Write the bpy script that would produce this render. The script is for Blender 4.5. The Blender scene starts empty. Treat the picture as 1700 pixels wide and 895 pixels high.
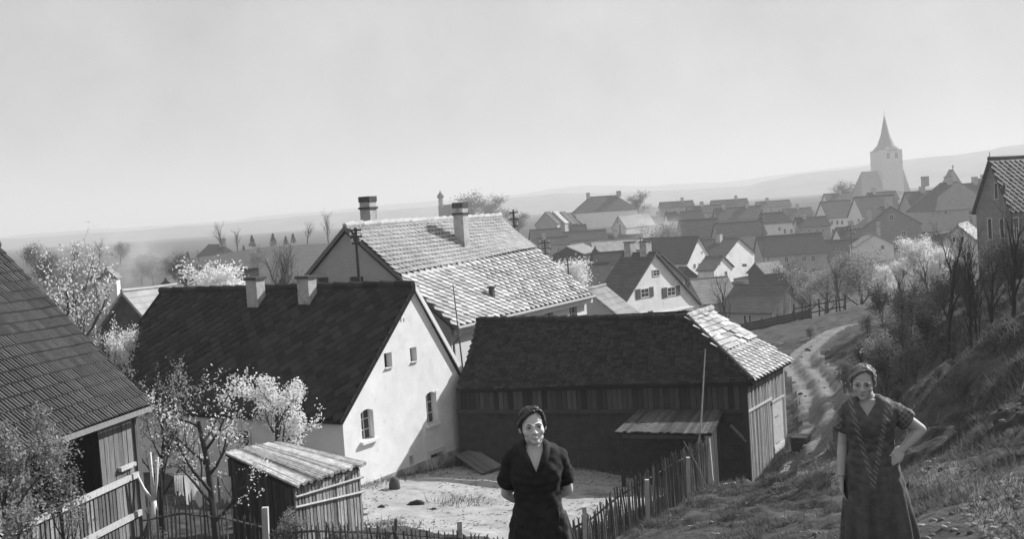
import bpy, bmesh, math, random
import numpy as np
from mathutils import Vector, Matrix
random.seed(7); RNG = np.random.default_rng(7)
SC = bpy.context.scene
COL = SC.collection

# ------------------------------------------------------------------ camera
PITCH, ROLL, FPX = math.radians(2.92), math.radians(3.68), 1910.0
R0 = np.array([1, 0, 0.]); FW = np.array([0, math.cos(PITCH), -math.sin(PITCH)]); U0 = np.array([0, math.sin(PITCH), math.cos(PITCH)])
RT = math.cos(ROLL)*R0 - math.sin(ROLL)*U0
UP = math.sin(ROLL)*R0 + math.cos(ROLL)*U0
cd = bpy.data.cameras.new('camera'); cam = bpy.data.objects.new('camera', cd); COL.objects.link(cam)
cd.sensor_width = 36.0; cd.lens = FPX/1700*36.0; cd.clip_start = 0.1; cd.clip_end = 20000
cam.matrix_world = Matrix(((RT[0], UP[0], -FW[0], 0), (RT[1], UP[1], -FW[1], 0), (RT[2], UP[2], -FW[2], 0), (0, 0, 0, 1)))
SC.camera = cam

# ------------------------------------------------------------------ sky, sun, exposure
SUN_AZ, SUN_EL = math.radians(34), math.radians(33)      # azimuth measured from +X towards +Y (the camera looks along +Y)
w = bpy.data.worlds.new('World'); SC.world = w; w.use_nodes = True
nt = w.node_tree; nt.nodes.clear()
sky = nt.nodes.new('ShaderNodeTexSky'); sky.sky_type = 'NISHITA'; sky.sun_disc = False
sky.sun_elevation = SUN_EL; sky.sun_rotation = math.pi/2 - SUN_AZ
sky.air_density = 1.0; sky.dust_density = 1.0; sky.ozone_density = 0.5; sky.altitude = 300
bw = nt.nodes.new('ShaderNodeRGBToBW'); bg = nt.nodes.new('ShaderNodeBackground'); wo = nt.nodes.new('ShaderNodeOutputWorld')
tc = nt.nodes.new('ShaderNodeTexCoord'); nz = nt.nodes.new('ShaderNodeTexNoise'); mr = nt.nodes.new('ShaderNodeMapRange'); mu = nt.nodes.new('ShaderNodeMath')
nz.inputs['Scale'].default_value = 9.0; nz.inputs['Detail'].default_value = 12.0; nz.inputs['Roughness'].default_value = 0.62
mr.inputs['To Min'].default_value = 1.62; mr.inputs['To Max'].default_value = 2.16; mr.inputs['From Min'].default_value = 0.3; mr.inputs['From Max'].default_value = 0.7
mu.operation = 'MULTIPLY'
nt.links.new(tc.outputs['Generated'], nz.inputs['Vector']); nt.links.new(nz.outputs['Fac'], mr.inputs['Value'])
nt.links.new(sky.outputs['Color'], bw.inputs['Color']); 
pw = nt.nodes.new('ShaderNodeMath'); pw.operation = 'POWER'; pw.inputs[1].default_value = 0.12      # hazy white spring sky: evened out
nt.links.new(bw.outputs['Val'], pw.inputs[0]); nt.links.new(pw.outputs['Value'], mu.inputs[0]); nt.links.new(mr.outputs['Result'], mu.inputs[1])
nt.links.new(mu.outputs['Value'], bg.inputs['Color']); nt.links.new(bg.outputs['Background'], wo.inputs['Surface'])
bg.inputs['Strength'].default_value = 0.15
SV = Vector((math.cos(SUN_EL)*math.cos(SUN_AZ), math.cos(SUN_EL)*math.sin(SUN_AZ), math.sin(SUN_EL)))
sd = bpy.data.lights.new('sun', 'SUN'); sun = bpy.data.objects.new('sun', sd); COL.objects.link(sun)
sd.energy = 5.0; sd.angle = math.radians(0.6); sd.color = (1, 1, 1)
sun.rotation_euler = SV.to_track_quat('Z', 'Y').to_euler(); sun.location = (60, 20, 60)
vs = SC.view_settings; vs.view_transform = 'Standard'; vs.look = 'None'; vs.exposure = 0.7; vs.gamma = 1.0; vs.use_curve_mapping = False
SC.render.engine = 'CYCLES'
cy = SC.cycles; cy.use_denoising = True; cy.volume_bounces = 1; cy.max_bounces = 6; cy.diffuse_bounces = 3; cy.use_adaptive_sampling = True; cy.adaptive_threshold = 0.02
cy.transparent_max_bounces = 8; cy.sample_clamp_indirect = 4

# ------------------------------------------------------------------ photo geometry helpers (pixels of the 1700 px photograph)
ZV = np.array([0, 0, 1.])
def ray(px, py): return FW + (px-850)/FPX*RT - (py-447.5)/FPX*UP
def PD(px, py, d): q = ray(px, py); return q*(d/q[1])
def PZ(px, py, z): q = ray(px, py); return q*(z/q[2])
def PP(px, py, p0, n): q = ray(px, py); return q*((p0@n)/(q@n))
def prj(P):
    P = np.atleast_2d(P); d = P@FW
    return np.stack([850+FPX*(P@RT)/d, 447.5-FPX*(P@UP)/d, d], -1)
def lerp(a, b, t): return a+(b-a)*t
def unit(v): v = np.asarray(v, float); return v/np.linalg.norm(v)

# ------------------------------------------------------------------ materials (the photograph is black and white: all greys)
MATS = {}
def mat(name, c, rough=0.9, var=0.25, scale=6.0, stretch=(1, 1, 1), bump=0.0, bscale=None, piece=0.0, rows=None, grime=None, spec=0.15, trans=0.0, emit=None, wear=0.0):
    """c grey albedo; var noise variation; piece variation from piece to piece; rows=(spacing, depth) courses along height; grime=(scale,dark,threshold)"""
    if name in MATS: return MATS[name]
    m = bpy.data.materials.new(name); m.use_nodes = True; n = m.node_tree; n.nodes.clear()
    N = n.nodes.new; L = n.links.new
    out = N('ShaderNodeOutputMaterial'); b = N('ShaderNodeBsdfPrincipled')
    b.inputs['Roughness'].default_value = rough; b.inputs['Specular IOR Level'].default_value = spec
    tc = N('ShaderNodeTexCoord'); oi = N('ShaderNodeObjectInfo'); geo = N('ShaderNodeNewGeometry')
    def math_(op, a, bb=None):
        k = N('ShaderNodeMath'); k.operation = op
        for i, q in enumerate((a, bb)):
            if q is None: continue
            if isinstance(q, (int, float)): k.inputs[i].default_value = q
            else: L(q, k.inputs[i])
        return k.outputs[0]
    rnd = math_('FRACT', math_('ADD', oi.outputs['Random'], geo.outputs['Random Per Island']))
    mp = N('ShaderNodeMapping'); mp.inputs['Scale'].default_value = stretch
    off = N('ShaderNodeVectorMath'); off.operation = 'ADD'; cmb = N('ShaderNodeCombineXYZ')
    L(math_('MULTIPLY', rnd, 37.0) if piece else math_('MULTIPLY', oi.outputs['Random'], 11.0), cmb.inputs[0])
    L(tc.outputs['Object'], off.inputs[0]); L(cmb.outputs[0], off.inputs[1]); L(off.outputs[0], mp.inputs['Vector'])
    nz = N('ShaderNodeTexNoise'); nz.inputs['Scale'].default_value = scale; nz.inputs['Detail'].default_value = 6; nz.inputs['Roughness'].default_value = .65
    L(mp.outputs[0], nz.inputs['Vector'])
    f = math_('ADD', 1.0-var, math_('MULTIPLY', math_('SUBTRACT', nz.outputs['Fac'], 0.25), var*4))
    f = math_('MAXIMUM', f, 0.15)
    if piece:
        f = math_('MULTIPLY', f, math_('ADD', 1-piece, math_('MULTIPLY', rnd, 2*piece)))
    hgt = nz.outputs['Fac']
    if rows:
        sp = N('ShaderNodeSeparateXYZ'); L(tc.outputs['Object'], sp.inputs[0])
        fr = math_('FRACT', math_('DIVIDE', sp.outputs['Z'], rows[0]))
        f = math_('MULTIPLY', f, math_('SUBTRACT', 1.0, math_('MULTIPLY', math_('POWER', fr, 6.0), rows[1])))
        hgt = math_('ADD', math_('MULTIPLY', hgt, .4), math_('SUBTRACT', 1.0, fr))
    if grime:
        n2 = N('ShaderNodeTexNoise'); n2.inputs['Scale'].default_value = grime[0]; n2.inputs['Detail'].default_value = 8; n2.inputs['Roughness'].default_value = .7
        L(tc.outputs['Object'], n2.inputs['Vector'])
        mr = N('ShaderNodeMapRange'); mr.inputs['From Min'].default_value = grime[2]; mr.inputs['From Max'].default_value = grime[2]+.12
        mr.inputs['To Min'].default_value = 1.0; mr.inputs['To Max'].default_value = grime[1]; L(n2.outputs['Fac'], mr.inputs['Value'])
        f = math_('MULTIPLY', f, mr.outputs['Result'])
    col = math_('MULTIPLY', f, c); col = math_('MINIMUM', col, 0.88)
    cc = N('ShaderNodeCombineColor')
    for i in range(3): L(col, cc.inputs[i])
    L(cc.outputs[0], b.inputs['Base Color'])
    if bump:
        bp = N('ShaderNodeBump'); bp.inputs['Strength'].default_value = bump; bp.inputs['Distance'].default_value = 0.05
        if bscale:
            n3 = N('ShaderNodeTexNoise'); n3.inputs['Scale'].default_value = bscale; n3.inputs['Detail'].default_value = 5; L(mp.outputs[0], n3.inputs['Vector']); hgt = n3.outputs['Fac']
        L(hgt, bp.inputs['Height']); L(bp.outputs[0], b.inputs['Normal'])
    if trans:
        t = N('ShaderNodeBsdfTranslucent'); L(cc.outputs[0], t.inputs['Color']); mx = N('ShaderNodeMixShader'); mx.inputs[0].default_value = trans
        L(b.outputs[0], mx.inputs[1]); L(t.outputs[0], mx.inputs[2]); L(mx.outputs[0], out.inputs['Surface'])
    else: L(b.outputs[0], out.inputs['Surface'])
    MATS[name] = m
    return m

# ------------------------------------------------------------------ mesh helpers
class MB:
    def __init__(s): s.v = []; s.f = []
    def add(s, vs, fs):
        o = len(s.v); s.v.extend([tuple(map(float, q)) for q in vs]); s.f.extend([tuple(i+o for i in q) for q in fs]); return s
    def box(s, c, ax, ay, az, hx, hy, hz):
        c, ax, ay, az = (np.asarray(q, float) for q in (c, ax, ay, az))
        vs = [c+sx*hx*ax+sy*hy*ay+sz*hz*az for sz in (-1, 1) for sy in (-1, 1) for sx in (-1, 1)]
        return s.add(vs, BOXF)
    def hexa(s, b, t):     # bottom quad, top quad (same winding, ccw from above)
        return s.add(list(b)+list(t), [(3, 2, 1, 0), (4, 5, 6, 7), (0, 1, 5, 4), (1, 2, 6, 5), (2, 3, 7, 6), (3, 0, 4, 7)])
    def slab(s, q, n, t):  # quad/polygon q thickened by t against n
        q = [np.asarray(p, float) for p in q]; k = len(q); n = np.asarray(n, float)
        vs = q+[p-n*t for p in q]
        return s.add(vs, [tuple(range(k)), tuple(reversed(range(k, 2*k)))]+[(i, i+k, (i+1) % k+k, (i+1) % k) for i in range(k)])
    def tube(s, pts, rads, n=6, cap=True):
        pts = [np.asarray(p, float) for p in pts]; o = len(s.v); u = None
        for i, p in enumerate(pts):
            d = pts[min(i+1, len(pts)-1)]-pts[max(i-1, 0)]; d = d/(np.linalg.norm(d)+1e-9)
            if u is None: u = np.cross(d, [0.3, 0.9, 0.1] if abs(d[2]) > .7 else [0, 0, 1.])
            u = u-d*(u@d); u = u/(np.linalg.norm(u)+1e-9); w = np.cross(d, u)
            for k in range(n):
                a = 2*math.pi*k/n; s.v.append(tuple(p+rads[i]*(math.cos(a)*u+math.sin(a)*w)))
        for i in range(len(pts)-1):
            for k in range(n):
                a, b = o+i*n+k, o+i*n+(k+1) % n; s.f.append((a, b, b+n, a+n))
        if cap: s.f.append(tuple(o+k for k in reversed(range(n)))); s.f.append(tuple(o+(len(pts)-1)*n+k for k in range(n)))
        return s
    def mesh(s, name, m, off=(0, 0, 0), smooth=False):
        me = bpy.data.meshes.new(name)
        v = np.array(s.v, float)-np.asarray(off, float) if len(s.v) else np.zeros((0, 3))
        me.from_pydata(v.tolist(), [], s.f)
        if m: me.materials.append(m)
        if smooth:
            me.polygons.foreach_set('use_smooth', [True]*len(me.polygons))
        me.update(); return me
BOXF = [(0, 2, 3, 1), (4, 5, 7, 6), (0, 1, 5, 4), (1, 3, 7, 5), (3, 2, 6, 7), (2, 0, 4, 6)]
def fast_mesh(name, V, Fq, m, off=(0, 0, 0)):     # numpy verts, uniform faces (n,k)
    me = bpy.data.meshes.new(name); V = np.asarray(V, np.float32)-np.asarray(off, np.float32); Fq = np.asarray(Fq, np.int32)
    me.vertices.add(len(V)); me.vertices.foreach_set('co', V.ravel())
    k = Fq.shape[1]; me.loops.add(Fq.size); me.loops.foreach_set('vertex_index', Fq.ravel())
    me.polygons.add(len(Fq)); me.polygons.foreach_set('loop_start', np.arange(0, Fq.size, k, dtype=np.int32))
    if m: me.materials.append(m)
    me.update(calc_edges=True); me.validate(); return me

def tag(o, label=None, cat=None, group=None, kind=None):
    if label: o['label'] = label
    if cat: o['category'] = cat
    if group: o['group'] = group
    if kind: o['kind'] = kind
    return o
def thing(name, loc, label, cat, group=None):
    o = bpy.data.objects.new(name, None); COL.objects.link(o); o.location = tuple(map(float, loc)); o.empty_display_size = .2
    return tag(o, label, cat, group)
def rootloc(p):
    while p.parent: p = p.parent
    return np.array(p.location)
def part(name, mb, m, parent, smooth=False, label=None, kind=None):      # geometry given in world coordinates
    o = bpy.data.objects.new(name, mb.mesh(name, m, rootloc(parent), smooth)); COL.objects.link(o); o.parent = parent
    return tag(o, label, None, None, kind)
def single(name, mb, m, loc, label, cat, group=None, kind=None, smooth=False):
    o = bpy.data.objects.new(name, mb.mesh(name, m, loc, smooth)); COL.objects.link(o); o.location = tuple(map(float, loc))
    return tag(o, label, cat, group, kind)
def piece(name, me, parent, M):                    # shared mesh, world matrix M (4x4 numpy)
    o = bpy.data.objects.new(name, me); COL.objects.link(o); o.parent = parent
    M = M.copy(); M[:3, 3] -= rootloc(parent); o.matrix_local = Matrix(M.tolist()); return o
def frame4(c, x, y, z):
    M = np.eye(4); M[:3, 0] = x; M[:3, 1] = y; M[:3, 2] = z; M[:3, 3] = c; return M
def joined(name, me, Ms, m, parent):               # the pieces past the limit, one mesh
    n = len(me.vertices); co = np.zeros(n*3); me.vertices.foreach_get('co', co); co = co.reshape(-1, 3)
    me.calc_loop_triangles(); k = len(me.loop_triangles); tri = np.zeros(k*3, np.int32); me.loop_triangles.foreach_get('vertices', tri); tri = tri.reshape(-1, 3)
    Ms = np.array(Ms); V = np.einsum('mij,nj->mni', Ms[:, :3, :3], co)+Ms[:, None, :3, 3]
    Fq = (tri[None]+(np.arange(len(Ms))*n)[:, None, None]).reshape(-1, 3)
    o = bpy.data.objects.new(name, fast_mesh(name, V.reshape(-1, 3), Fq, m, rootloc(parent))); COL.objects.link(o); o.parent = parent; o['kind'] = 'stuff'
    return o
def in_view(P, mx=30):
    q = prj(P); return (q[:, 2] > 0) & (q[:, 0] > -mx) & (q[:, 0] < 1700+mx) & (q[:, 1] > -mx) & (q[:, 1] < 895+mx)
def scatter_pieces(name, me, Ms, m, parent, limit=300):
    Ms = np.array(Ms); P = Ms[:, :3, 3]; vis = in_view(P); d = np.linalg.norm(P, axis=1)+np.where(vis, 0, 1e4)
    order = np.argsort(d); n = 0
    for i in order[:limit]:
        if not vis[i]: break
        piece(name, me, parent, Ms[i]); n += 1
    rest = order[n:]
    if len(rest): joined(name+'s_far', me, Ms[rest], m, parent)

def patch_slab(mb, el, er, rr, rl, t=.1, k=8, sink=.09):     # a slab under a slightly twisted roof face
    n = normal_of(el, er, rl); g = lambda i, j: lerp(lerp(el, er, i/k), lerp(rl, rr, i/k), j/k)-n*sink
    vs = [g(i, j) for j in range(k+1) for i in range(k+1)]; m = (k+1)**2; vs += [p-n*t for p in vs]; f = []
    for j in range(k):
        for i in range(k):
            a = j*(k+1)+i; f += [(a, a+1, a+k+2, a+k+1), (m+a+k+1, m+a+k+2, m+a+1, m+a)]
    rim = [i for i in range(k+1)]+[(j+1)*(k+1)-1 for j in range(1, k+1)]+[k*(k+1)+i for i in range(k-1, -1, -1)]+[j*(k+1) for j in range(k-1, 0, -1)]
    f += [(rim[i], m+rim[i], m+rim[(i+1) % len(rim)], rim[(i+1) % len(rim)]) for i in range(len(rim))]
    return mb.add(vs, f)
# roof tiles on a bilinear patch: el, er eave left/right, rr, rl ridge right/left (seen from outside)
def normal_of(el, er, rl): return unit(np.cross(er-el, rl-el))
def tile_frames(el, er, rr, rl, tw, th, stagger=False, lift=0.0, jit=0.004, diamond=False, tilt=0.05):
    Ls = max(np.linalg.norm(rl-el), np.linalg.norm(rr-er)); rows = max(1, int(round(Ls/th))); Ms = []
    for j in range(rows):
        a, b = lerp(el, rl, j/rows), lerp(er, rr, j/rows); Lw = np.linalg.norm(b-a); n = max(1, int(round(Lw/tw)))
        c2 = lerp(el, rl, (j+1)/rows); d2 = lerp(er, rr, (j+1)/rows)
        for i in range(n+(1 if stagger and j % 2 else 0)):
            t = (i+(.0 if (stagger and j % 2) else .5))/n; t = min(max(t, .25/n), 1-.25/n)
            p = lerp(a, b, t); q = lerp(c2, d2, t); x = unit(b-a); y = unit(q-p); z = unit(np.cross(x, y)); y = np.cross(z, x)
            tl = tilt+random.gauss(0, .008); y2 = unit(y-z*tl*1.0); z2 = np.cross(x, y2); yw = random.gauss(0, .012)
            xx = x*math.cos(yw)+y2*math.sin(yw); yy = np.cross(z2, xx)
            p = p+z*(.05*math.sin(t*7.1+j*.13+a[0])*math.sin(j*.31+t*3.0)-.02)
            Ms.append(frame4(p+z*(lift+tl*th)+z*random.gauss(0, jit)+x*random.gauss(0, jit), xx, yy, z2))
    return Ms
def diamond_frames(el, er, rr, rl, dx, dy, tilt=.1, lift=.02):
    Ms = []; nn = normal_of(el, er, rl); ht = (np.linalg.norm(rl-el)+np.linalg.norm(rr-er))/2; rows = int(ht/dy)
    for j in range(rows):
        a, b = lerp(el, rl, (j+.8)/(rows+.6)), lerp(er, rr, (j+.8)/(rows+.6)); wd = np.linalg.norm(b-a); x = unit(b-a); k = int(wd/dx)
        y = unit(np.cross(nn, x)); tl = tilt+random.gauss(0, .008)
        for i in range(k+1):
            t = (i+.25+.5*(j % 2))*dx/wd
            if t > 1-.2*dx/wd: continue
            tl = tilt+random.gauss(0, .012); y2 = unit(y-nn*tl); Ms.append(frame4(lerp(a, b, t)+nn*(lift+random.gauss(0, .003)), x, y2, np.cross(x, y2)))
    return Ms
def diamond_mesh(hx, hy, m, t=.016):
    return MB().slab([np.array(p) for p in [(0, -hy, 0), (hx, 0, 0), (0, hy, 0), (-hx, 0, 0)]], np.array([0, 0, 1.]), t).mesh('slate', m)
def tile_beaver(w, h, m):     # plain tile with a rounded lower edge; origin lower middle, y up the slope
    a = w/2*.97; ol = [(-a, h*1.15), (-a, w*.16), (-a*.6, w*.02), (0, -w*.03), (a*.6, w*.02), (a, w*.16), (a, h*1.15)]
    mb = MB(); k = len(ol); t = .02
    mb.add([(x, y, 0) for x, y in ol]+[(x, y, -t) for x, y in ol], [tuple(range(k))]+[(i+k, i+1+k, i+1, i) for i in range(k-1)])
    return mb.mesh('roof_tile', m)
def tile_profile(w, h, prof, m, t=.025, name='roof_tile'):
    mb = MB(); k = len(prof)
    vs = [(x*w, 0, z) for x, z in prof]+[(x*w, h*1.12, z) for x, z in prof]+[(x*w, 0, z-t) for x, z in prof]
    fs = [(i, i+1, k+i+1, k+i) for i in range(k-1)]+[(2*k+i, 2*k+i+1, i+1, i) for i in range(k-1)]
    return mb.add(vs, fs).mesh(name, m)
PAN = [(-.5, .06), (-.42, .085), (-.30, .075), (-.18, .0), (.0, -.012), (.25, .0), (.42, .035), (.5, .062)]
RIB = [(-.5, .0), (-.42, .0), (-.38, .03), (-.2, .034), (-.14, .0), (.02, .0), (.06, .03), (.26, .034), (.32, .0), (.5, .0)]

def boolean_cut(mb, cutter):
    a = bpy.data.objects.new('tmp_a', mb.mesh('tmp_a', None)); b = bpy.data.objects.new('tmp_b', cutter.mesh('tmp_b', None))
    COL.objects.link(a); COL.objects.link(b)
    for o in (a, b):
        bm = bmesh.new(); bm.from_mesh(o.data); bmesh.ops.recalc_face_normals(bm, faces=bm.faces); bm.to_mesh(o.data); bm.free()
    md = a.modifiers.new('b', 'BOOLEAN'); md.operation = 'DIFFERENCE'; md.object = b; md.solver = 'EXACT'; md.use_self = True
    dg = bpy.context.evaluated_depsgraph_get(); e = a.evaluated_get(dg); me = e.to_mesh()
    r = MB(); r.v = [tuple(v.co) for v in me.vertices]; r.f = [tuple(p.vertices) for p in me.polygons]
    e.to_mesh_clear(); bpy.data.objects.remove(a); bpy.data.objects.remove(b)
    return r

# ------------------------------------------------------------------ terrain
CP = []
def cp(px, py, d): CP.append(PD(px, py, d))
for a in [(1200, 870, 25), (1300, 800, 32), (1380, 780, 27), (1400, 850, 19), (1400, 895, 15), (1520, 770, 19), (1600, 790, 15), (1700, 860, 9.5), (1560, 895, 9.5),
          (1560, 740, 24), (1650, 720, 20), (1700, 700, 18), (1700, 640, 19.5), (1700, 600, 22), (1600, 650, 25), (1600, 600, 29), (1650, 560, 31), (1550, 620, 30),
          (1500, 700, 30), (1480, 640, 38), (1500, 580, 42), (1560, 540, 45), (1450, 545, 60), (1400, 545, 65), (1340, 720, 42), (1380, 690, 44), (1350, 640, 52),
          (1320, 600, 60), (1360, 570, 64), (1290, 570, 75), (1250, 550, 95), (1450, 500, 85), (1600, 480, 85), (1700, 520, 60), (419, 409, 240), (454, 408, 245), (371, 420, 240), (365, 441, 250), (300, 432, 220), (120, 442, 200), (510, 402, 260), (250, 470, 140), (90, 470, 150), (1252, 802, 39), (1315, 752, 42),
          (700, 830, 36.5), (620, 870, 33), (590, 874, 31), (571, 812, 38.5), (776, 766, 44), (1075, 866, 31), (1143, 826, 33.5), (970, 912, 28), (1030, 890, 29.5), (1180, 808, 37),
          (235, 930, 29.3), (440, 935, 26.8), (800, 938, 27), (620, 925, 26.5)]: cp(*a)
for a in [(0, 0, -1.6), (.13, 6.95, -2.80), (2.36, 7.7, -2.81), (-4, 8, -3.7), (-8, 15, -5.6), (-2, 15, -5.0), (3, 14, -4.6), (9.5, 10, -1.2), (12, 19, -1.3), (14.5, 27, -1.8), (18, 37, -2.8), (8, 2, -1.4), (-8, 0, -2.2), (-14, 20, -7.0),
          (-13, 46, -9.3), (-20, 35, -8.6), (-30, 25, -8), (-5, 48, -9.8), (5, 58, -10.3), (9, 47, -9.8), (3, 44, -9.75), (0, 100, -13), (22, 100, -12.6), (-20, 80, -10.8), (-45, 80, -10.5), (10, 140, -15.3),
          (40, 140, -15.3), (-60, 150, -10.5), (0, 230, -15), (60, 230, -15.5), (90, 250, -12), (-100, 300, -9.5), (20, 350, -8.5), (100, 300, -10), (150, 420, -8), (-200, 400, -9), (0, 500, -8),
          (-300, 700, -9), (0, 800, -8), (300, 800, -4), (60, 85, -7), (70, 40, -4), (40, 25, 0), (-50, 40, -9), (0, -20, 2), (20, -10, 2), (-20, -10, 1)]: CP.append(np.array(a, float))
CP = np.array(CP)
def tpol(x, y):
    r = np.sqrt(x*x+y*y)+3.0; th = np.arctan2(x, y); v = np.log(r)
    return np.stack([np.clip(th, -1.6, 1.6)*2.2, np.minimum(v, math.log(900))*1.6], -1)
_C = tpol(CP[:, 0], CP[:, 1])
def _k(d2): return np.sqrt(d2+.02)
_D = ((_C[:, None]-_C[None])**2).sum(-1)
_A = np.block([[_k(_D)-0.0+np.eye(len(_C))*(-.02), np.ones((len(_C), 1))], [np.ones((1, len(_C))), np.zeros((1, 1))]])
_W = np.linalg.solve(_A, np.r_[CP[:, 2], 0])
_lat = RNG.random((256, 256))
def vnoise(x, y):
    xi, yi = np.floor(x).astype(int), np.floor(y).astype(int); fx, fy = x-xi, y-yi; fx = fx*fx*(3-2*fx); fy = fy*fy*(3-2*fy)
    g = lambda a, b: _lat[a % 256, b % 256]
    return (g(xi, yi)*(1-fx)+g(xi+1, yi)*fx)*(1-fy)+(g(xi, yi+1)*(1-fx)+g(xi+1, yi+1)*fx)*fy-.5
def ground_z(x, y, fine=False):
    x = np.atleast_1d(np.asarray(x, float)); y = np.atleast_1d(np.asarray(y, float)); q = tpol(x, y); z = np.zeros(len(x))
    for i in range(0, len(x), 20000):
        d = ((q[i:i+20000, None]-_C[None])**2).sum(-1); z[i:i+20000] = _k(d)@_W[:-1]+_W[-1]
    return z
def inpoly(x, y, poly):
    c = np.zeros(len(x), bool); n = len(poly)
    for i in range(n):
        (x0, y0), (x1, y1) = poly[i], poly[(i+1) % n]
        h = ((y0 > y) != (y1 > y)) & (x < (x1-x0)*(y-y0)/(y1-y0+1e-12)+x0); c ^= h
    return c
def linedist(x, y, pts):
    d = np.full(len(x), 1e9)
    for (x0, y0), (x1, y1) in zip(pts[:-1], pts[1:]):
        t = np.clip(((x-x0)*(x1-x0)+(y-y0)*(y1-y0))/((x1-x0)**2+(y1-y0)**2), 0, 1)
        d = np.minimum(d, np.hypot(x-x0-t*(x1-x0), y-y0-t*(y1-y0)))
    return d
YARD = [tuple(PZ(*p, -8.95)[:2]) for p in [(560, 800), (640, 770), (790, 745), (1040, 752), (1150, 790), (1090, 832), (1000, 868), (960, 892), (840, 905), (700, 905), (610, 895), (596, 850)]]
TRACK = [tuple(PD(*p)[:2]) for p in [(1330, 775, 37.5), (1345, 730, 41.5), (1372, 692, 44.5), (1358, 645, 52), (1326, 606, 60), (1362, 571, 65), (1396, 550, 70)]]
FOOT = [tuple(PD(*p)[:2]) for p in [(1330, 775, 36), (1400, 800, 27), (1500, 772, 20.5), (1560, 783, 17), (1640, 815, 13), (1700, 845, 10.3), (1800, 900, 7.5)]]
def surf(x, y):           # height with relief, and the class of ground
    z = ground_z(x, y); wob = vnoise(x*.9, y*.9)*1.1+vnoise(x*2.7+9, y*2.7)*.5
    dx = np.hypot(x, y)
    yard = inpoly(x+wob*.8, y+wob*.8, YARD); tr = linedist(x, y, TRACK); tr_c = tr < (1.05+wob*.45); ft = linedist(x, y, FOOT)+wob*.3
    near = np.clip((130-dx)/80, 0, 1)
    rough = np.clip((x-1.0)/5.0, 0.45, 1)*near*np.clip((dx-3)/8, .2, 1)
    yd = linedist(x, y, YARD+[YARD[0]]); rough = np.where(yard, .14, .14+(rough-.14)*np.clip(yd/1.6, 0, 1)); rough = rough*np.clip(.3+.7*(tr-1.0)/2.0, .3, 1); rough = rough*np.clip(.5+.5*(ft-.4)/.8, .5, 1)
    bank = np.clip((x-6)/5, 0, 1)*np.clip((60-dx)/25, 0, 1)
    big = (vnoise(x*.33+4, y*.33)*.55+vnoise(x*.8+1, y*.55+5)*.40)*(1+.8*bank)
    gully = -np.abs(vnoise(x*.45+y*.2, y*.16-x*.08+7))*1.1*np.clip((x-5)/5, 0, 1)*np.clip((55-dx)/20, 0, 1)
    small = vnoise(x*2.1, y*2.1+3)*.26+vnoise(x*4.7+2, y*4.7)*.13+vnoise(x*9.1+2, y*9.1)*.05
    z = z+rough*(big+gully+small)-.12*near*np.clip((2.2-tr)/1.2, 0, 1)+near*np.clip((1.6-tr)/.8, 0, 1)*.10*np.cos(np.clip(tr, 0, 1.3)*7.0)
    z = z+np.clip((dx-150)/300, 0, 1)*vnoise(x*.012, y*.012)*1.2
    return z, np.where(yard, 1, np.where(tr_c & (dx < 90), 2, np.where(ft < .42, 3, 0)))
def gz(x, y): return float(surf(np.array([x]), np.array([y]))[0][0])
ths = np.unique(np.round(np.concatenate([np.arange(-180, -40, 7), np.arange(-40, -28, 1.0), np.arange(-28, 28.01, .2), np.arange(29, 40, 1.0), np.arange(40, 180.1, 7)]), 4))
rs = [0.6]
while rs[-1] < 9000: rs.append(rs[-1]*(1.035 if rs[-1] < 6 else 1.010 if rs[-1] < 20 else 1.0055 if rs[-1] < 75 else 1.02 if rs[-1] < 170 else 1.07))
rs = np.array(rs); TH, RR = np.meshgrid(np.radians(ths), rs); GX, GY = (RR*np.sin(TH)).ravel(), (RR*np.cos(TH)).ravel()
GZ, GC = surf(GX, GY)
nt_, nr_ = len(ths), len(rs)
ii, jj = np.meshgrid(np.arange(nr_-1), np.arange(nt_-1), indexing='ij'); a = (ii*nt_+jj).ravel()
quads = np.stack([a, a+1, a+nt_+1, a+nt_], 1)[:, ::-1]
fc = np.array([np.bincount(q, minlength=4).argmax() for q in GC[quads]])
GV = np.stack([GX, GY, GZ], 1)
m_grass = mat('turf', .06, var=.8, scale=2.2, bump=1.0, bscale=7, grime=(.7, .45, .50))
m_yard = mat('yard_earth', .32, var=.35, scale=1.1, bump=.5, bscale=7, grime=(.7, .62, .53))
m_track = mat('track_earth', .17, var=.4, scale=1.4, bump=.6, bscale=7)
m_foot = mat('path_earth', .17, var=.45, scale=1.5, bump=.7, bscale=8)
for k, (nm, mm) in enumerate([('ground', m_grass), ('yard', m_yard), ('dirt_track', m_track), ('footpath', m_foot)]):
    q = quads[fc == k]; used, inv = np.unique(q, return_inverse=True)
    o = bpy.data.objects.new(nm, fast_mesh(nm, GV[used], inv.reshape(q.shape), mm)); COL.objects.link(o)
    o.data.polygons.foreach_set('use_smooth', [True]*len(o.data.polygons))
    tag(o, {'ground': 'grassy hillside and valley floor under the whole village', 'yard': 'pale trodden earth yard before the white gable', 'dirt_track': 'rutted hollow dirt track climbing past the barn', 'footpath': 'worn footpath along the grassy rim'}[nm], None, None, 'structure')
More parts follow.
